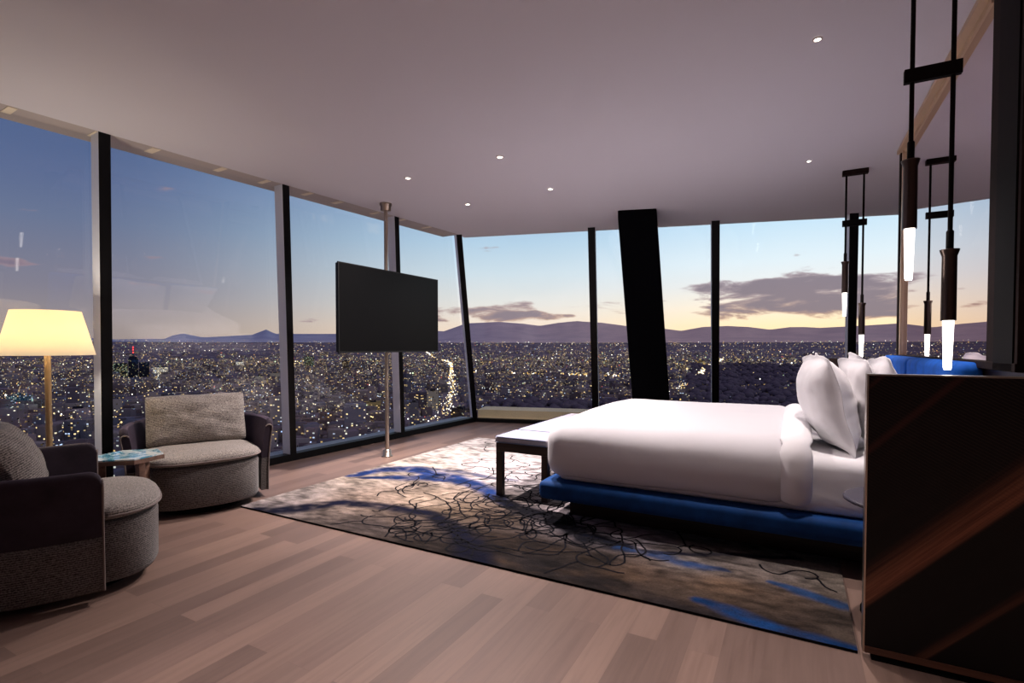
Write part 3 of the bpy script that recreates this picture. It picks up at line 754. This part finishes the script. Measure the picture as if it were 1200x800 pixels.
tag(rug, 'large abstract rug with blue streams and dark veins under the bed', 'rug')

# ------------------------------------------------------------------ bed
RZ = .0145
bed = thing('bed', 'large bed with blue velvet base and mattress, standing on the rug', 'bed', 0, 0, 0)
mb = MB(); mb.rbox(-1.585, .60, 3.285, 5.315, .172, .302, .04, step=.2); mb.build('base_rail', M['bluevelvet'], bed)['label'] = 'royal blue velvet bed base'
mb = MB(); mb.box(-1.44, .5, 3.53, 5.08, RZ, .174); mb.build('plinth', M['walnut'], bed, bevel=.004)['label'] = 'dark recessed wooden plinth'
mb = MB(); mb.rbox(-1.49, .60, 3.355, 5.235, .30, .625, .07, step=.15); mb.build('mattress', M['linen2'], bed)['label'] = 'white sheeted mattress'

def crown(p, u0, u1, v0, v1, z0, z1, c, wr, seed):
    su = (p.x-u0)/(u1-u0); sv = (p.y-v0)/(v1-v0); hz = max(0, min(1, (p.z-z0)/(z1-z0)))
    cr = c*max(0, 1-(2*sv-1)**2)*min(1, max(0, su)*5+.25)*hz**3
    n = mnoise.fractal(p*1.7+Vector((seed, 0, 0)), 1.0, 2.0, 3)
    n2 = mnoise.noise(Vector((p.x*7, p.y*1.5+seed, p.z*1.2)))
    bulge = math.sin(hz*PI)*.022*(1 if sv > .5 else -1)*(1 if (sv < .06 or sv > .94) else 0)
    flare = 0
    return Vector((p.x + n*wr*.5, p.y + bulge + n2*wr*.35*(1 if (sv < .1 or sv > .9) else 0), p.z + cr*1.0 + n*wr))
DU = (-1.56, .02, 3.318, 5.272, .303, .715)
mb = MB(); mb.rbox(*DU, .135, step=.05, skip=('z0', 'x1'), fn=lambda p: crown(p, *DU, .05, .008, 2.0) if p.z > .305 else p)
duvet = mb.build('duvet', M['linen'], None, solid=.02)
duvet.location = (0, 0, 0); duvet.rotation_euler = (0, 0, UANG); tag(duvet, 'smooth white duvet draped over the bed', 'duvet')
CU = (-.105, .135, 3.300, 5.290, .306, .742)
mb = MB(); mb.rbox(*CU, .135, step=.035, skip=('z0', 'x0', 'x1'), fn=lambda p: crown(p, -1.56, .02, 3.30, 5.29, .306, .742, .045, .006, 5.0) if p.z > .31 else p)
cuff = mb.build('folded_cuff', M['linen2'], duvet, solid=.03, bevel=0.0); cuff['label'] = 'folded white sheet band at the head end'

def pillow_mesh(w, h, t, flange, seed, n=26, pinch=.035):
    mb = MB(); vs = []; fs = []
    def pt(i, j, sgn):
        a = -1+2*i/n; b = -1+2*j/n
        pin = 1-pinch*(1-b*b)*abs(a)**3; pin2 = 1-pinch*(1-a*a)*abs(b)**3
        cr = 1-(.07 if pinch > .02 else .012)*(abs(a)*abs(b))**5
        x = a*w/2*pin*cr; z = b*h/2*pin2*cr
        ai = min(1, abs(a)*(1+flange)); bi = min(1, abs(b)*(1+flange))
        th = t/2*((1-ai**2.4)*(1-bi**2.4))**(.62 if pinch > .02 else .5)
        q = mnoise.fractal(Vector((a*2.1+seed, b*2.1, sgn*.6)), 1.0, 2.0, 4)*.018*(1 if th > 0 else .25)
        wv = .006*math.sin(a*7+seed)*(abs(b)**6)+.006*math.sin(b*6+seed*2)*(abs(a)**6)
        return (x, sgn*(th+.003)+q*(1 if th > .02 else .4)+wv, z + (mnoise.noise(Vector((a*1.6, seed, 0)))*.014*abs(b)**4))
    for sgn in (-1, 1):
        o = len(vs)
        for i in range(n+1):
            for j in range(n+1): vs.append(pt(i, j, sgn))
        for i in range(n):
            for j in range(n):
                q = (o+i*(n+1)+j, o+(i+1)*(n+1)+j, o+(i+1)*(n+1)+j+1, o+i*(n+1)+j+1); fs.append(q if sgn < 0 else q[::-1])
    N = (n+1)*(n+1); per = [(i, 0) for i in range(n)]+[(n, j) for j in range(n)]+[(i, n) for i in range(n, 0, -1)]+[(0, j) for j in range(n, 0, -1)]
    for (i, j), (k, l) in zip(per, per[1:]+per[:1]):
        a, b = i*(n+1)+j, k*(n+1)+l; fs.append((b, a, N+a, N+b))
    return mb.add(vs, fs, 0, True)
def pillow(name, label, u, v, z, w, h, t, tilt, twist, seed, roll=0.0):
    mb = pillow_mesh(w, h, t, .09, seed)
    o = mb.build(name, M['linen2'], None, sub=1)
    o.location = W(u, v, z)
    # local x along v, local y along -u side, z up
    R = Matrix.Rotation(UANG+PI/2+twist, 4, 'Z') @ Matrix.Rotation(-tilt, 4, 'X') @ Matrix.Rotation(roll, 4, 'Y')
    o.rotation_euler = R.to_euler()
    tag(o, label, 'pillow', 'white bed pillows'); return o
pillow('pillow', 'plump white pillow at the front of the near pillow stack', .185, 3.78, .905, .78, .61, .26, .24, .17, 1.3)
pillow('pillow', 'white pillow leaning second in the near stack behind the front pillow', .375, 3.83, .905, .86, .58, .14, .24, .12, 4.1)
pillow('pillow', 'white pillow nearest the blue headboard, its corner above the dark wing panel', .505, 3.80, .905, .88, .58, .11, .22, .04, 7.7, .05)
pillow('pillow', 'white pillow at the front of the far pillow stack', .21, 4.78, .915, .82, .60, .20, .20, -.04, 9.2)
pillow('pillow', 'white pillow nearest the blue headboard on the far side of the bed', .46, 4.78, .915, .84, .60, .13, .20, .02, 12.5, -.04)

# headboard: low dark wall with two wings, blue cushions
hb = thing('headboard', 'dark wood headboard with blue cushions and side wings enclosing the bed head', 'headboard', .255, 2.47, 0)
# local x = u-.255, y = v-2.47
mb = MB(); mb.box(.006, .655, 0, .05, .055, 1.136); wing = mb.build('wing_panel', M['veneer'], hb); wing['label'] = 'near wing of dark veneer with diagonal brown streaks'
mb = MB(); mb.box(0, .006, -.003, .053, .03, 1.142); mb.box(.006, .655, -.003, .053, 1.136, 1.142); mb.build('metal_edge', M['steel'], wing)['label'] = 'thin pale metal edge'
mb = MB(); mb.box(.006, .655, -.006, .05, .03, .055, 0); mb.build('skirting', wood_mat('brown_skirting', (60, 36, 28), (112, 72, 54)), wing)['label'] = 'brown wood strip along the foot'
mb = MB(); mb.box(.03, .655, .004, .046, 0, .03); mb.build('toe_kick', M['void'], wing)
mb = MB(); mb.box(-.008, .40, 3.42, 3.47, 0.0, 1.136); mb.build('wing_panel', M['walnut'], hb, bevel=.003)['label'] = 'plain dark far wing'
mb = MB(); mb.box(.52, .655, .05, 3.42, 0.0, 1.15); mb.build('back_wall', M['walnut'], hb, bevel=.003)['label'] = 'dark low wall behind the cushions'
for a, b_ in ((.66, 1.86), (1.875, 2.98)):
    mb = MB(); mb.rbox(.405, .52, a, b_, .32, 1.178, .045, step=.15); mb.build('back_cushion', M['bluevelvet_b'], hb)['label'] = 'bright blue velvet back cushion'

# nightstand (near)
ns = thing('nightstand', 'small round pedestal nightstand between the bed and the dark wing panel', 'nightstand', .435, 2.885, 0)
mb = MB(); mb.lathe([(.215, .535), (.225, .541), (.225, .551), (.215, .557)], seg=48); mb.build('tabletop', M['nightstand'], ns)['label'] = 'round grey stone top'
mb = MB(); mb.lathe([(.15, RZ), (.15, .03), (.06, .05), (.06, .30), (.085, .45), (.15, .535)], seg=32); mb.build('pedestal', M['void'], ns)['label'] = 'black flared pedestal'

# ------------------------------------------------------------------ mirror screen above headboard
UM = .775
mr = thing('mirror', 'large bronze tinted mirror above the headboard reflecting sunset and pendants', 'mirror', UM, 2.70, 0)
# local y = v-2.70
mb = MB(); mb.box(0, .02, .385, 2.50, 1.185, 2.80); mb.build('mirror_glass', M['mirror'], mr)['label'] = 'tinted mirror glass'
mb = MB(); mb.box(-.03, .05, -.03, 2.62, 1.1505, 1.185); mb.build('bottom_rail', M['bronze'], mr, bevel=.003)
mb = MB(); mb.box(-.012, .05, .42, 2.60, 2.80, CEIL-.002); mb.box(-.05, -.012, .30, 2.60, CEIL-.03, CEIL-.002); mb.build('head_rail', M['bronze_pale'], mr)['label'] = 'champagne metal head rail'
def post(v0, v1, strips, nm):
    mb = MB()
    for a, b_, x0, x1, k in strips: mb.box(x0, x1, a, b_, 1.15, CEIL-.002, k)
    mb.build('post', [M['bronze'], M['bronze_black'], M['bronze_pale']], mr, bevel=.002)['label'] = nm
post(0, 0, [(.31, .385, -.012, .05, 0), (.225, .31, -.02, .05, 0), (.0, .225, -.03, .03, 1), (-.03, .0, -.024, -.004, 0)], 'broad dark post at the near end')
post(0, 0, [(2.50, 2.53, -.025, .05, 2), (2.53, 2.56, -.012, .05, 1), (2.56, 2.62, -.03, .05, 0)], 'slim bronze post at the far end')

# ------------------------------------------------------------------ pendants
def pendant(label, u, v):
    o = thing('pendant_lamp', label, 'pendant lamp', u, v, 0, group='double pendant lamps beside the bed')
    mb = MB(); mb.box(-.10, .10, -.03, .03, CEIL-.045, CEIL-.001); mb.build('canopy', M['bronze'], o, bevel=.003)
    for sgn, zl0, zl1, zt in ((-1, 1.530, 1.745, 2.030), (1, 1.155, 1.357, 1.645)):
        x = sgn*.067
        mb = MB(); mb.tube((x,0,zt+.07), (x,0,CEIL-.04), .0085, 12); rod = mb.build('rod', M['bronze_black'], o)
        mb = MB(); mb.lathe([(.013, zt), (.013, zt+.075), (.010, zt+.08)], x, 0, 20); mb.build('sleeve', M['bronze_black'], rod)
        mb = MB(); mb.lathe([(.012, zt+.004), (.033, zt+.002), (.032, zt-.004), (.025, zt-.026), (.026, zl1+.0)], x, 0, 28); t = mb.build('tube', M['tube_metal'], o)
        mb = MB(); mb.lathe([(.019, zl1), (.018, zl1-.05), (.014, zl0+.01), (.012, zl0)], x, 0, 20); mb.build('glass_rod', M['rodglow'], t)['label'] = 'glowing glass rod'
    mb = MB(); mb.box(-.095, .095, -.014, .014, 2.352, 2.408); mb.build('spreader_bar', M['bronze_black'], o, bevel=.002)
    return o
pendant('double pendant lamp hanging nearest, in front of the mirror', .487, 2.725)
pendant('smaller looking double pendant lamp hanging on the far side of the bed', .47, 5.67)

# ------------------------------------------------------------------ television and pole
tv = thing('television', 'large black flat screen television mounted on the pole by the windows', 'television', -3.95, 4.475, 0)
mb = MB(); mb.box(-.045, -.012, -.805, .805, 1.196, 2.082); mb.build('back_case', M['plastic'], tv, bevel=.006)
mb = MB(); mb.box(-.012, 0, -.812, .812, 1.187, 2.091); mb.box(-.012, .003, -.812, -.800, 1.187, 2.091); mb.box(-.012, .003, .800, .812, 1.187, 2.091); mb.box(-.012, .003, -.8, .8, 2.081, 2.091); mb.box(-.012, .003, -.8, .8, 1.187, 1.203); mb.build('bezel', M['plastic'], tv)
mb = MB(); mb.box(0, .0012, -.80, .80, 1.203, 2.081); mb.build('screen', M['screen'], tv)['label'] = 'dark blank screen'
mb = MB(); mb.box(-.078, -.045, -.16, .16, 1.5, 1.8); mb.build('mount_plate', M['plastic'], tv)
pole = thing('television_pole', 'slim satin metal pole from floor to ceiling holding the television', 'pole', -4.055, 4.465, 0)
mb = MB(); mb.lathe([(.022, .03), (.022, CEIL-.06)], seg=24); mb.build('shaft', M['steel'], pole)
mb = MB(); mb.lathe([(.06, 0.0005), (.06, .012), (.045, .016), (.045, .075), (.03, .085)], seg=32); mb.build('floor_flange', M['steel'], pole)
mb = MB(); mb.lathe([(.03, CEIL-.085), (.058, CEIL-.08), (.058, CEIL-.03), (.068, CEIL-.026), (.068, CEIL-.001)], seg=32); mb.build('ceiling_flange', M['steel'], pole)

# ------------------------------------------------------------------ bench
bn = thing('bench', 'upholstered bench with dark wood legs at the foot of the bed', 'bench', -2.165, 3.69, 0)
BL, BWd = 1.66, .47
mb = MB(); mb.box(0, BWd, 0, .03, .385, .455); mb.box(0, BWd, BL-.03, BL, .385, .455); mb.box(0, .03, .03, BL-.03, .385, .455); mb.box(BWd-.03, BWd, .03, BL-.03, .385, .455); mb.box(.03, BWd-.03, .03, BL-.03, .425, .455)
mb.build('frame', M['walnut'], bn, bevel=.003)
for x in (0, BWd-.055):
    for y in (0, BL-.055):
        mb = MB(); mb.box(x, x+.055, y, y+.055, RZ, .385); mb.build('leg', M['walnut_z'], bn, bevel=.003)
for a, b_ in ((-.008, .375), (.405, BL+.008)):
    mb = MB(); mb.rbox(-.01, BWd+.01, a, b_, .456, .512, .022, step=.08); c = mb.build('seat_pad', M['benchpad'], bn)
    mb = MB()
    for z in (.462, .505):
        P = [(-.010, a+.012), (-.010, b_-.012), (BWd+.010, b_-.012), (BWd+.010, a+.012)]
        Q = [(-.002, a-.0), (BWd+.002, a-.0), (-.002, b_), (BWd+.002, b_)]
        mb.tube((-.010, a+.012, z), (-.010, b_-.012, z), .004, 8); mb.tube((BWd+.010, a+.012, z), (BWd+.010, b_-.012, z), .004, 8); mb.tube((.012, a, z), (BWd-.012, a, z), .004, 8); mb.tube((.012, b_, z), (BWd-.012, b_, z), .004, 8)
    mb.build('piping', M['benchpipe'], c)['label'] = 'blue grey piping'

# ------------------------------------------------------------------ armchairs
def superell(a, rx, ry, n):
    c, s = math.cos(a), math.sin(a); k = (abs(c)**n+abs(s)**n)**(-1.0/n); return (rx*k*c, ry*k*s)
def armchair(label, x, y, yaw, pill, flare=.05):
    o = bpy.data.objects.new('armchair', None); COL.objects.link(o); o.location = (x, y, 0); o.rotation_euler = (0, 0, yaw)
    tag(o, label, 'armchair', 'tub armchairs by the window')
    # shell: sweep from right arm front round the back to the left arm front
    NS = 56; hw = .445; dp = .66
    def path(t):      # t 0..1
        a = PI/2 + PI*t
        return superell(a, dp, hw, 2.7)
    def shell(z0, z1, th, nz, mat, name, fl0, fl1, cap):
        mb = MB(); R = []
        tv = [0, .0015, .004, .008, .014, .022] + [.035+.93*i/NS for i in range(NS+1)] + [.978, .986, .992, .996, .9985, 1]
        zt = z1
        for i, t in enumerate(tv):
            px, py = path(t); qx, qy = path(min(1, t+.002)); rx, ry = path(max(0, t-.002))
            tx, ty = qx-rx, qy-ry; L = math.hypot(tx, ty); nx, ny = ty/L, -tx/L      # outward
            if nx*px+ny*py < 0: nx, ny = -nx, -ny
            sd = min(t, 1-t)*2.1; RR = .05
            z1 = zt - ((RR-math.sqrt(max(0, RR*RR-(RR-sd)**2))) if (cap and sd < RR) else 0)
            ring = []
            zs = [z0+(z1-z0)*k/nz for k in range(nz+1)]
            off = lambda z: flare*(max(0, (z-.10)/.55))**2.2
            rr = th/2
            for z in zs: ring.append((px+nx*(off(z)+rr), py+ny*(off(z)+rr), z))
            if cap:
                for k in range(1, 6):
                    g = PI*k/6; ring.append((px+nx*(off(z1)+rr*math.cos(g)), py+ny*(off(z1)+rr*math.cos(g)), z1+rr*math.sin(g)))
            for z in reversed(zs): ring.append((px+nx*(off(z)-rr), py+ny*(off(z)-rr), z))
            R.append(ring)
        m = len(R[0]); vs = [p for r in R for p in r]
        fs = [(i*m+k, i*m+(k+1) % m, (i+1)*m+(k+1) % m, (i+1)*m+k) for i in range(len(tv)-1) for k in range(m)]
        mb.add(vs, [f[::-1] for f in fs], 0, True); mb.add(R[0], [tuple(range(m))], 0); mb.add(R[-1], [tuple(range(m-1, -1, -1))], 0)
        return mb.build(name, mat, o, bevel=0), R, m
    lower, R0, m0 = shell(.06, .325, .055, 5, M['tweed_d'], 'shell_skirt', 0, 0, False); lower['label'] = 'grey tweed lower shell'
    upper, R1, m1 = shell(.327, .625, .055, 8, M['velvet'], 'shell', 0, 0, True); upper['label'] = 'dark aubergine velvet arms and back'
    # piping down both arm fronts
    for end in (0, -1):
        mb = MB()
        for R, m in ((R0, m0), (R1, m1)):
            ring = R[end]; ring = ring[:m//2+3] if m == m1 else ring[:m//2]
            for p, q in zip(ring, ring[1:]): mb.tube((p[0]+.004, p[1], p[2]), (q[0]+.004, q[1], q[2]), .0055, 6)
        mb.build('piping', M['piping'], upper)
    # seat drum and cushion
    def plan(k, grow=0.0, n=64):
        pts = []
        for i in range(n):
            a = 2*PI*i/n; c = math.cos(a)
            if c >= 0: p = superell(a, .265+grow, .392+grow, 2.5)
            else: p = superell(a, .60+min(0, grow), .392+min(0, grow)+(grow if grow > 0 and c > -.25 else 0)*0, 2.7)
            pts.append(p)
        return pts
    mb = MB(); vs = []; fs = []; n = 64
    prof = [(.055, -.035), (.062, -.012), (.085, 0), (.34, .002), (.362, -.006), (.372, -.03)]
    for z, g in prof: vs += [(p[0], p[1], z) for p in plan(0, g)]
    for i in range(len(prof)-1):
        for k in range(n): a, b_ = i*n+k, i*n+(k+1) % n; fs.append((a, b_, b_+n, a+n))
    mb.add(vs, fs, 0, True); mb.add(vs[:n], [tuple(range(n-1, -1, -1))]); mb.add(vs[-n:], [tuple(range(n))])
    mb.build('seat_base', M['tweed_d'], o)['label'] = 'rounded grey tweed seat drum'
    mb = MB(); vs = []; fs = []
    prof = [(.376, -.035), (.378, -.012), (.386, .006), (.400, .014), (.418, .010), (.436, -.012), (.449, -.05), (.457, -.12), (.462, -.24)]
    for z, g in prof:
        P = plan(0, g) if g > -.2 else [(p[0]*.3-.05, p[1]*.3) for p in plan(0, 0)]
        vs += [(p[0], p[1], z+.008*math.sin(p[1]*9)*(1 if p[0] > 0 else 0)*min(1, (z-.37)*15)) for p in P]
    for i in range(len(prof)-1):
        for k in range(n): a, b_ = i*n+k, i*n+(k+1) % n; fs.append((a, b_, b_+n, a+n))
    mb.add(vs, fs, 0, True); mb.add(vs[:n], [tuple(range(n-1, -1, -1))]); mb.add(vs[-n:], [tuple(range(n))], 0, True)
    cu = mb.build('seat_cushion', M['tweed_c'], o)
    mb = MB(); P = plan(0, .0145); P = [p for p in P if p[0] > -.02]
    P = sorted(P, key=lambda p: math.atan2(p[1], p[0]))
    for p, q in zip(P, P[1:]):
        f = lambda p: .398+.008*math.sin(p[1]*9)*(.4)
        mb.tube((p[0], p[1], f(p)), (q[0], q[1], f(q)), .006, 6)
    mb.build('piping', M['piping'], cu)
    mb = MB(); mb.lathe([(.30, .001), (.30, .05), (.27, .056)], -.12, 0, 40); mb.build('swivel_base', M['void'], o)
    # back cushion
    w, h, t, px, pz, tilt = pill
    mb = pillow_mesh(w, h, t, .0, yaw*3+2, 22, .015)
    bc = mb.build('back_cushion', M['tweed_c'], o, sub=1)
    bc.location = (px, 0, pz); bc.rotation_euler = (Matrix.Rotation(-PI/2, 4, 'Z') @ Matrix.Rotation(tilt, 4, 'X')).to_euler()
    return o
armchair('dark tub armchair in the left foreground, turned sideways', -2.30, 2.86, math.radians(40), (.70, .40, .20, -.34, .66, .42))
armchair('tub armchair facing forward beside the hexagonal side table', -2.42, 4.02, math.radians(-54), (.72, .42, .18, -.36, .65, .30))

# side table
st = bpy.data.objects.new('side_table', None); COL.objects.link(st); st.location = (-2.60, 3.49, 0); st.rotation_euler = (0, 0, .25)
tag(st, 'small hexagonal side table with blue agate top between the two armchairs', 'side table')
hexp = lambda r: [(r*math.cos(PI/3*k), r*math.sin(PI/3*k)) for k in range(6)]
mb = MB(); mb.prism(hexp(.215), .484, .510); mb.build('table_frame', M['midwood'], st, bevel=.003)
mb = MB(); mb.prism(hexp(.208), .511, .519); mb.build('tabletop', M['agate'], st, bevel=.002)['label'] = 'glossy blue and white agate top'
for k in (0, 2, 4):
    a = PI/3*k-PI/6-.25; ca, sa = math.cos(a), math.sin(a); mb = MB()
    P = []
    for (r, t) in ((.125, -.018), (.178, -.018), (.178, .018), (.125, .018)): P.append((r*ca-t*sa, r*sa+t*ca))
    mb.prism(P, 0.0005, .484); mb.build('leg', M['midwood'], st, bevel=.002)

# floor lamp
fl = bpy.data.objects.new('floor_lamp', None); COL.objects.link(fl); fl.location = (-3.19, 3.55, 0)
tag(fl, 'lit floor lamp with cream tapered shade behind the foreground armchair', 'floor lamp')
mb = MB(); mb.lathe([(.15, .0005), (.15, .018), (.14, .024), (.02, .026)], seg=40); mb.build('base', M['lampbase'], fl)
mb = MB(); mb.lathe([(.0185, .02), (.0185, 1.22)], seg=20); mb.tube((0,0,1.22), (0,0,1.30), .012, 12); mb.build('pole', M['lampbase'], fl)
mb = MB(); mb.lathe([(.262, 1.192), (.187, 1.494)], seg=64, capb=False, capt=False); sh = mb.build('lamp_shade', M['shade'], fl, solid=.003)
mb = MB(); mb.lathe([(.012, 1.30), (.03, 1.33), (.034, 1.36), (.025, 1.39), (.004, 1.40)], seg=20); mb.build('bulb', M['bulb'], fl)
mb = MB()
for a in (0, 2*PI/3, 4*PI/3): mb.tube((0,0,1.30), (.205*math.cos(a), .205*math.sin(a), 1.35), .003, 6)
mb.build('shade_spider', M['lampbase'], fl)

# ------------------------------------------------------------------ downlights
DL = [('brightest round ceiling downlight, nearest of the four in mid ceiling', -2.208, 3.836, 1), ('round ceiling downlight to the left, above the television', -3.255, 3.892, 1), ('round ceiling downlight right of the television, over the bed foot', -2.204, 4.858, 1),
      ('faintest round ceiling downlight, nearest the room corner', -3.259, 4.927, 1), ('small recessed ceiling spot high on the right, over the near pillows', .088, 3.176, 0), ('small recessed ceiling spot above the far pendant lamps', .093, 5.205, 0)]
for lb, u, v, k in DL:
    o = thing('downlight', lb, 'downlight', u, v, CEIL, group='recessed ceiling downlights')
    mb = MB(); R_ = 1.0 if k else .7
    mb.lathe([(.036*R_, -.001), (.036*R_, -.006), (.024*R_, -.008), (.024*R_, -.003)], seg=28, capb=False, capt=False); mb.build('trim_ring', M['white'], o)
    mb = MB(); mb.lathe([(.021*R_, -.003), (.018*R_, -.005)], seg=24); mb.build('lens', M['lens'], o)

# ------------------------------------------------------------------ lights
def light(name, kind, loc, energy, col, **kw):
    d = bpy.data.lights.new(name, kind); d.energy = energy; d.color = lin(col)[:3]
    for k, v in kw.items(): setattr(d, k, v)
    o = bpy.data.objects.new(name, d); COL.objects.link(o); o.location = loc; return o
for i, (lb, u, v, k) in enumerate(DL):
    s = light('downlight_beam', 'SPOT', W(u, v, CEIL-.02), [370, 380, 95, 210, 130, 130][i], (255, 240, 236), spot_size=math.radians((128 if i < 2 else 100) if k else 80), spot_blend=1.0, shadow_soft_size=.04)
light('lamp_bulb', 'POINT', (-3.19, 3.55, 1.355), 34, (255, 236, 212), shadow_soft_size=.05)
# unseen fill spots, added out of view to brighten foreground, back and right side
for (x, y, e, a) in ((-.9, 1.2, 230, 66), (.55, .9, 240, 66), (-1.4, -.9, 260, 70), (.4, -1.2, 340, 80), (2.0, -.6, 280, 76), (3.6, 1.5, 220, 100), (4.6, 4.2, 220, 100)):
    light('fill_spot', 'SPOT', (x, y, CEIL-.02), e, (255, 238, 234), spot_size=math.radians(a), spot_blend=1.0, shadow_soft_size=.06)

# ------------------------------------------------------------------ sky
w = bpy.data.worlds.new('dusk_sky'); SC.world = w; w.use_nodes = True
nt = NT(w.node_tree); nt.n.clear()
out = nt.node('ShaderNodeOutputWorld'); bg = nt.node('ShaderNodeBackground'); nt.l.new(bg.outputs[0], out.inputs[0])
tc = nt.node('ShaderNodeTexCoord'); sp = nt.node('ShaderNodeSeparateXYZ', inp={0: tc.outputs['Generated']})
X, Y, Z = sp.outputs
hz = nt.math('SQRT', nt.math('ADD', nt.math('MULTIPLY', X, X), nt.math('MULTIPLY', Y, Y)))
el = nt.math('DIVIDE', Z, nt.math('MAXIMUM', hz, .05)); az = nt.math('ARCTAN2', X, Y)
def eramp(stops): return nt.ramp(nt.math('MULTIPLY', el, 2.0, clamp=True), [(p*2, lin(c)) for p, c in stops])
sun = eramp([(.0, (252, 210, 150)), (.035, (252, 225, 180)), (.07, (242, 228, 206)), (.11, (224, 226, 226)), (.15, (212, 226, 234)), (.216, (186, 214, 233)), (.36, (150, 180, 208)), (.5, (138, 136, 152))])
mid = eramp([(.0, (235, 206, 176)), (.04, (228, 211, 194)), (.08, (214, 213, 209)), (.14, (192, 208, 218)), (.2, (168, 195, 216)), (.3, (132, 163, 200)), (.38, (108, 138, 176)), (.5, (124, 126, 146))])
lef = eramp([(.0, (146, 133, 131)), (.03, (143, 133, 133)), (.09, (122, 120, 135)), (.19, (98, 110, 139)), (.25, (85, 100, 136)), (.313, (70, 90, 130)), (.38, (62, 78, 126)), (.5, (104, 102, 124))])
f1 = nt.maprange(az, -.72, -.02); f2 = nt.maprange(az, -.02, .50)
sky = nt.mix(f2, nt.mix(f1, lef, mid), sun)
# clouds
cv = nt.node('ShaderNodeCombineXYZ', inp={0: nt.math('MULTIPLY', az, 9.0), 1: nt.math('MULTIPLY', el, 38.0), 2: 1.7})
cn = nt.node('ShaderNodeTexNoise', inp={'Vector': cv.outputs[0], 'Scale': 1.0, 'Detail': 8.0, 'Roughness': .55, 'Distortion': .3})
def blob(a0, e0, wa, we, k):
    a = nt.math('DIVIDE', nt.math('SUBTRACT', az, a0), wa); e = nt.math('DIVIDE', nt.math('SUBTRACT', el, e0), we)
    r = nt.math('ADD', nt.math('MULTIPLY', a, a), nt.math('MULTIPLY', e, e))
    return nt.math('MULTIPLY', nt.math('EXPONENT', nt.math('MULTIPLY', r, -1.0)), k)
bl = None
for q in ((.66, .083, .17, .040, .72), (.52, .088, .10, .028, .42), (.40, .108, .12, .012, .42), (.38, .066, .14, .014, .44), (.90, .088, .16, .036, .55), (.52, .05, .2, .010, .2), (-.05, .07, .09, .012, .34), (.03, .065, .10, .012, .28), (-.02, .048, .14, .012, .34), (.12, .077, .05, .006, .3), (.11, .06, .03, .005, .3), (-.36, .045, .05, .008, .42), (-.16, .055, .05, .014, .4),
          (-.44, .055, .02, .005, .28), (-.78, .118, .08, .006, .30), (-.72, .15, .08, .010, .26), (-.60, .165, .08, .006, .2), (-.15, .075, .05, .010, .3), (.29, .086, .03, .006, .3)):
    b_ = blob(*q); bl = b_ if bl is None else nt.math('ADD', bl, b_)
dens = nt.math('ADD', nt.math('MULTIPLY_ADD', cn.outputs[0], 2.0, -.5), nt.math('MULTIPLY', bl, .88))
cm_ = nt.maprange(dens, .78, .98)
edge = nt.maprange(dens, .84, 1.12)
ccol = nt.mix(nt.maprange(az, -.6, .1), lin((118, 108, 126)), lin((122, 110, 122)))
warm = nt.mix(nt.maprange(el, .03, .11), lin((190, 150, 122)), lin((166, 152, 158)))
ccol2 = nt.mix(edge, nt.mix(nt.maprange(az, -.4, .1), lin((150, 128, 136)), warm), ccol)
sky2 = nt.mix(nt.math('MULTIPLY', cm_, .93), sky, ccol2)
nt.l.new(sky2, bg.inputs[0]); bg.inputs[1].default_value = .98

# ------------------------------------------------------------------ camera
cam = bpy.data.cameras.new('camera'); co = bpy.data.objects.new('camera', cam); COL.objects.link(co)
cam.sensor_width = 36; cam.lens = 606.0/1200*36; cam.shift_y = 21.0/1200
co.location = (0, 0, CAM_H); co.rotation_euler = (PI/2-math.atan(.0247), 0, 0)
cam.clip_start = .05; cam.clip_end = 60000
SC.camera = co
SC.view_settings.view_transform = 'Standard'; SC.view_settings.look = 'None'; SC.view_settings.gamma = 1.0; SC.view_settings.exposure = 0.4
try: SC.view_settings.use_curve_mapping = False
except Exception: pass
SC.cycles.sample_clamp_indirect = 4.0
SC.cycles.max_bounces = 10; SC.cycles.transparent_max_bounces = 16
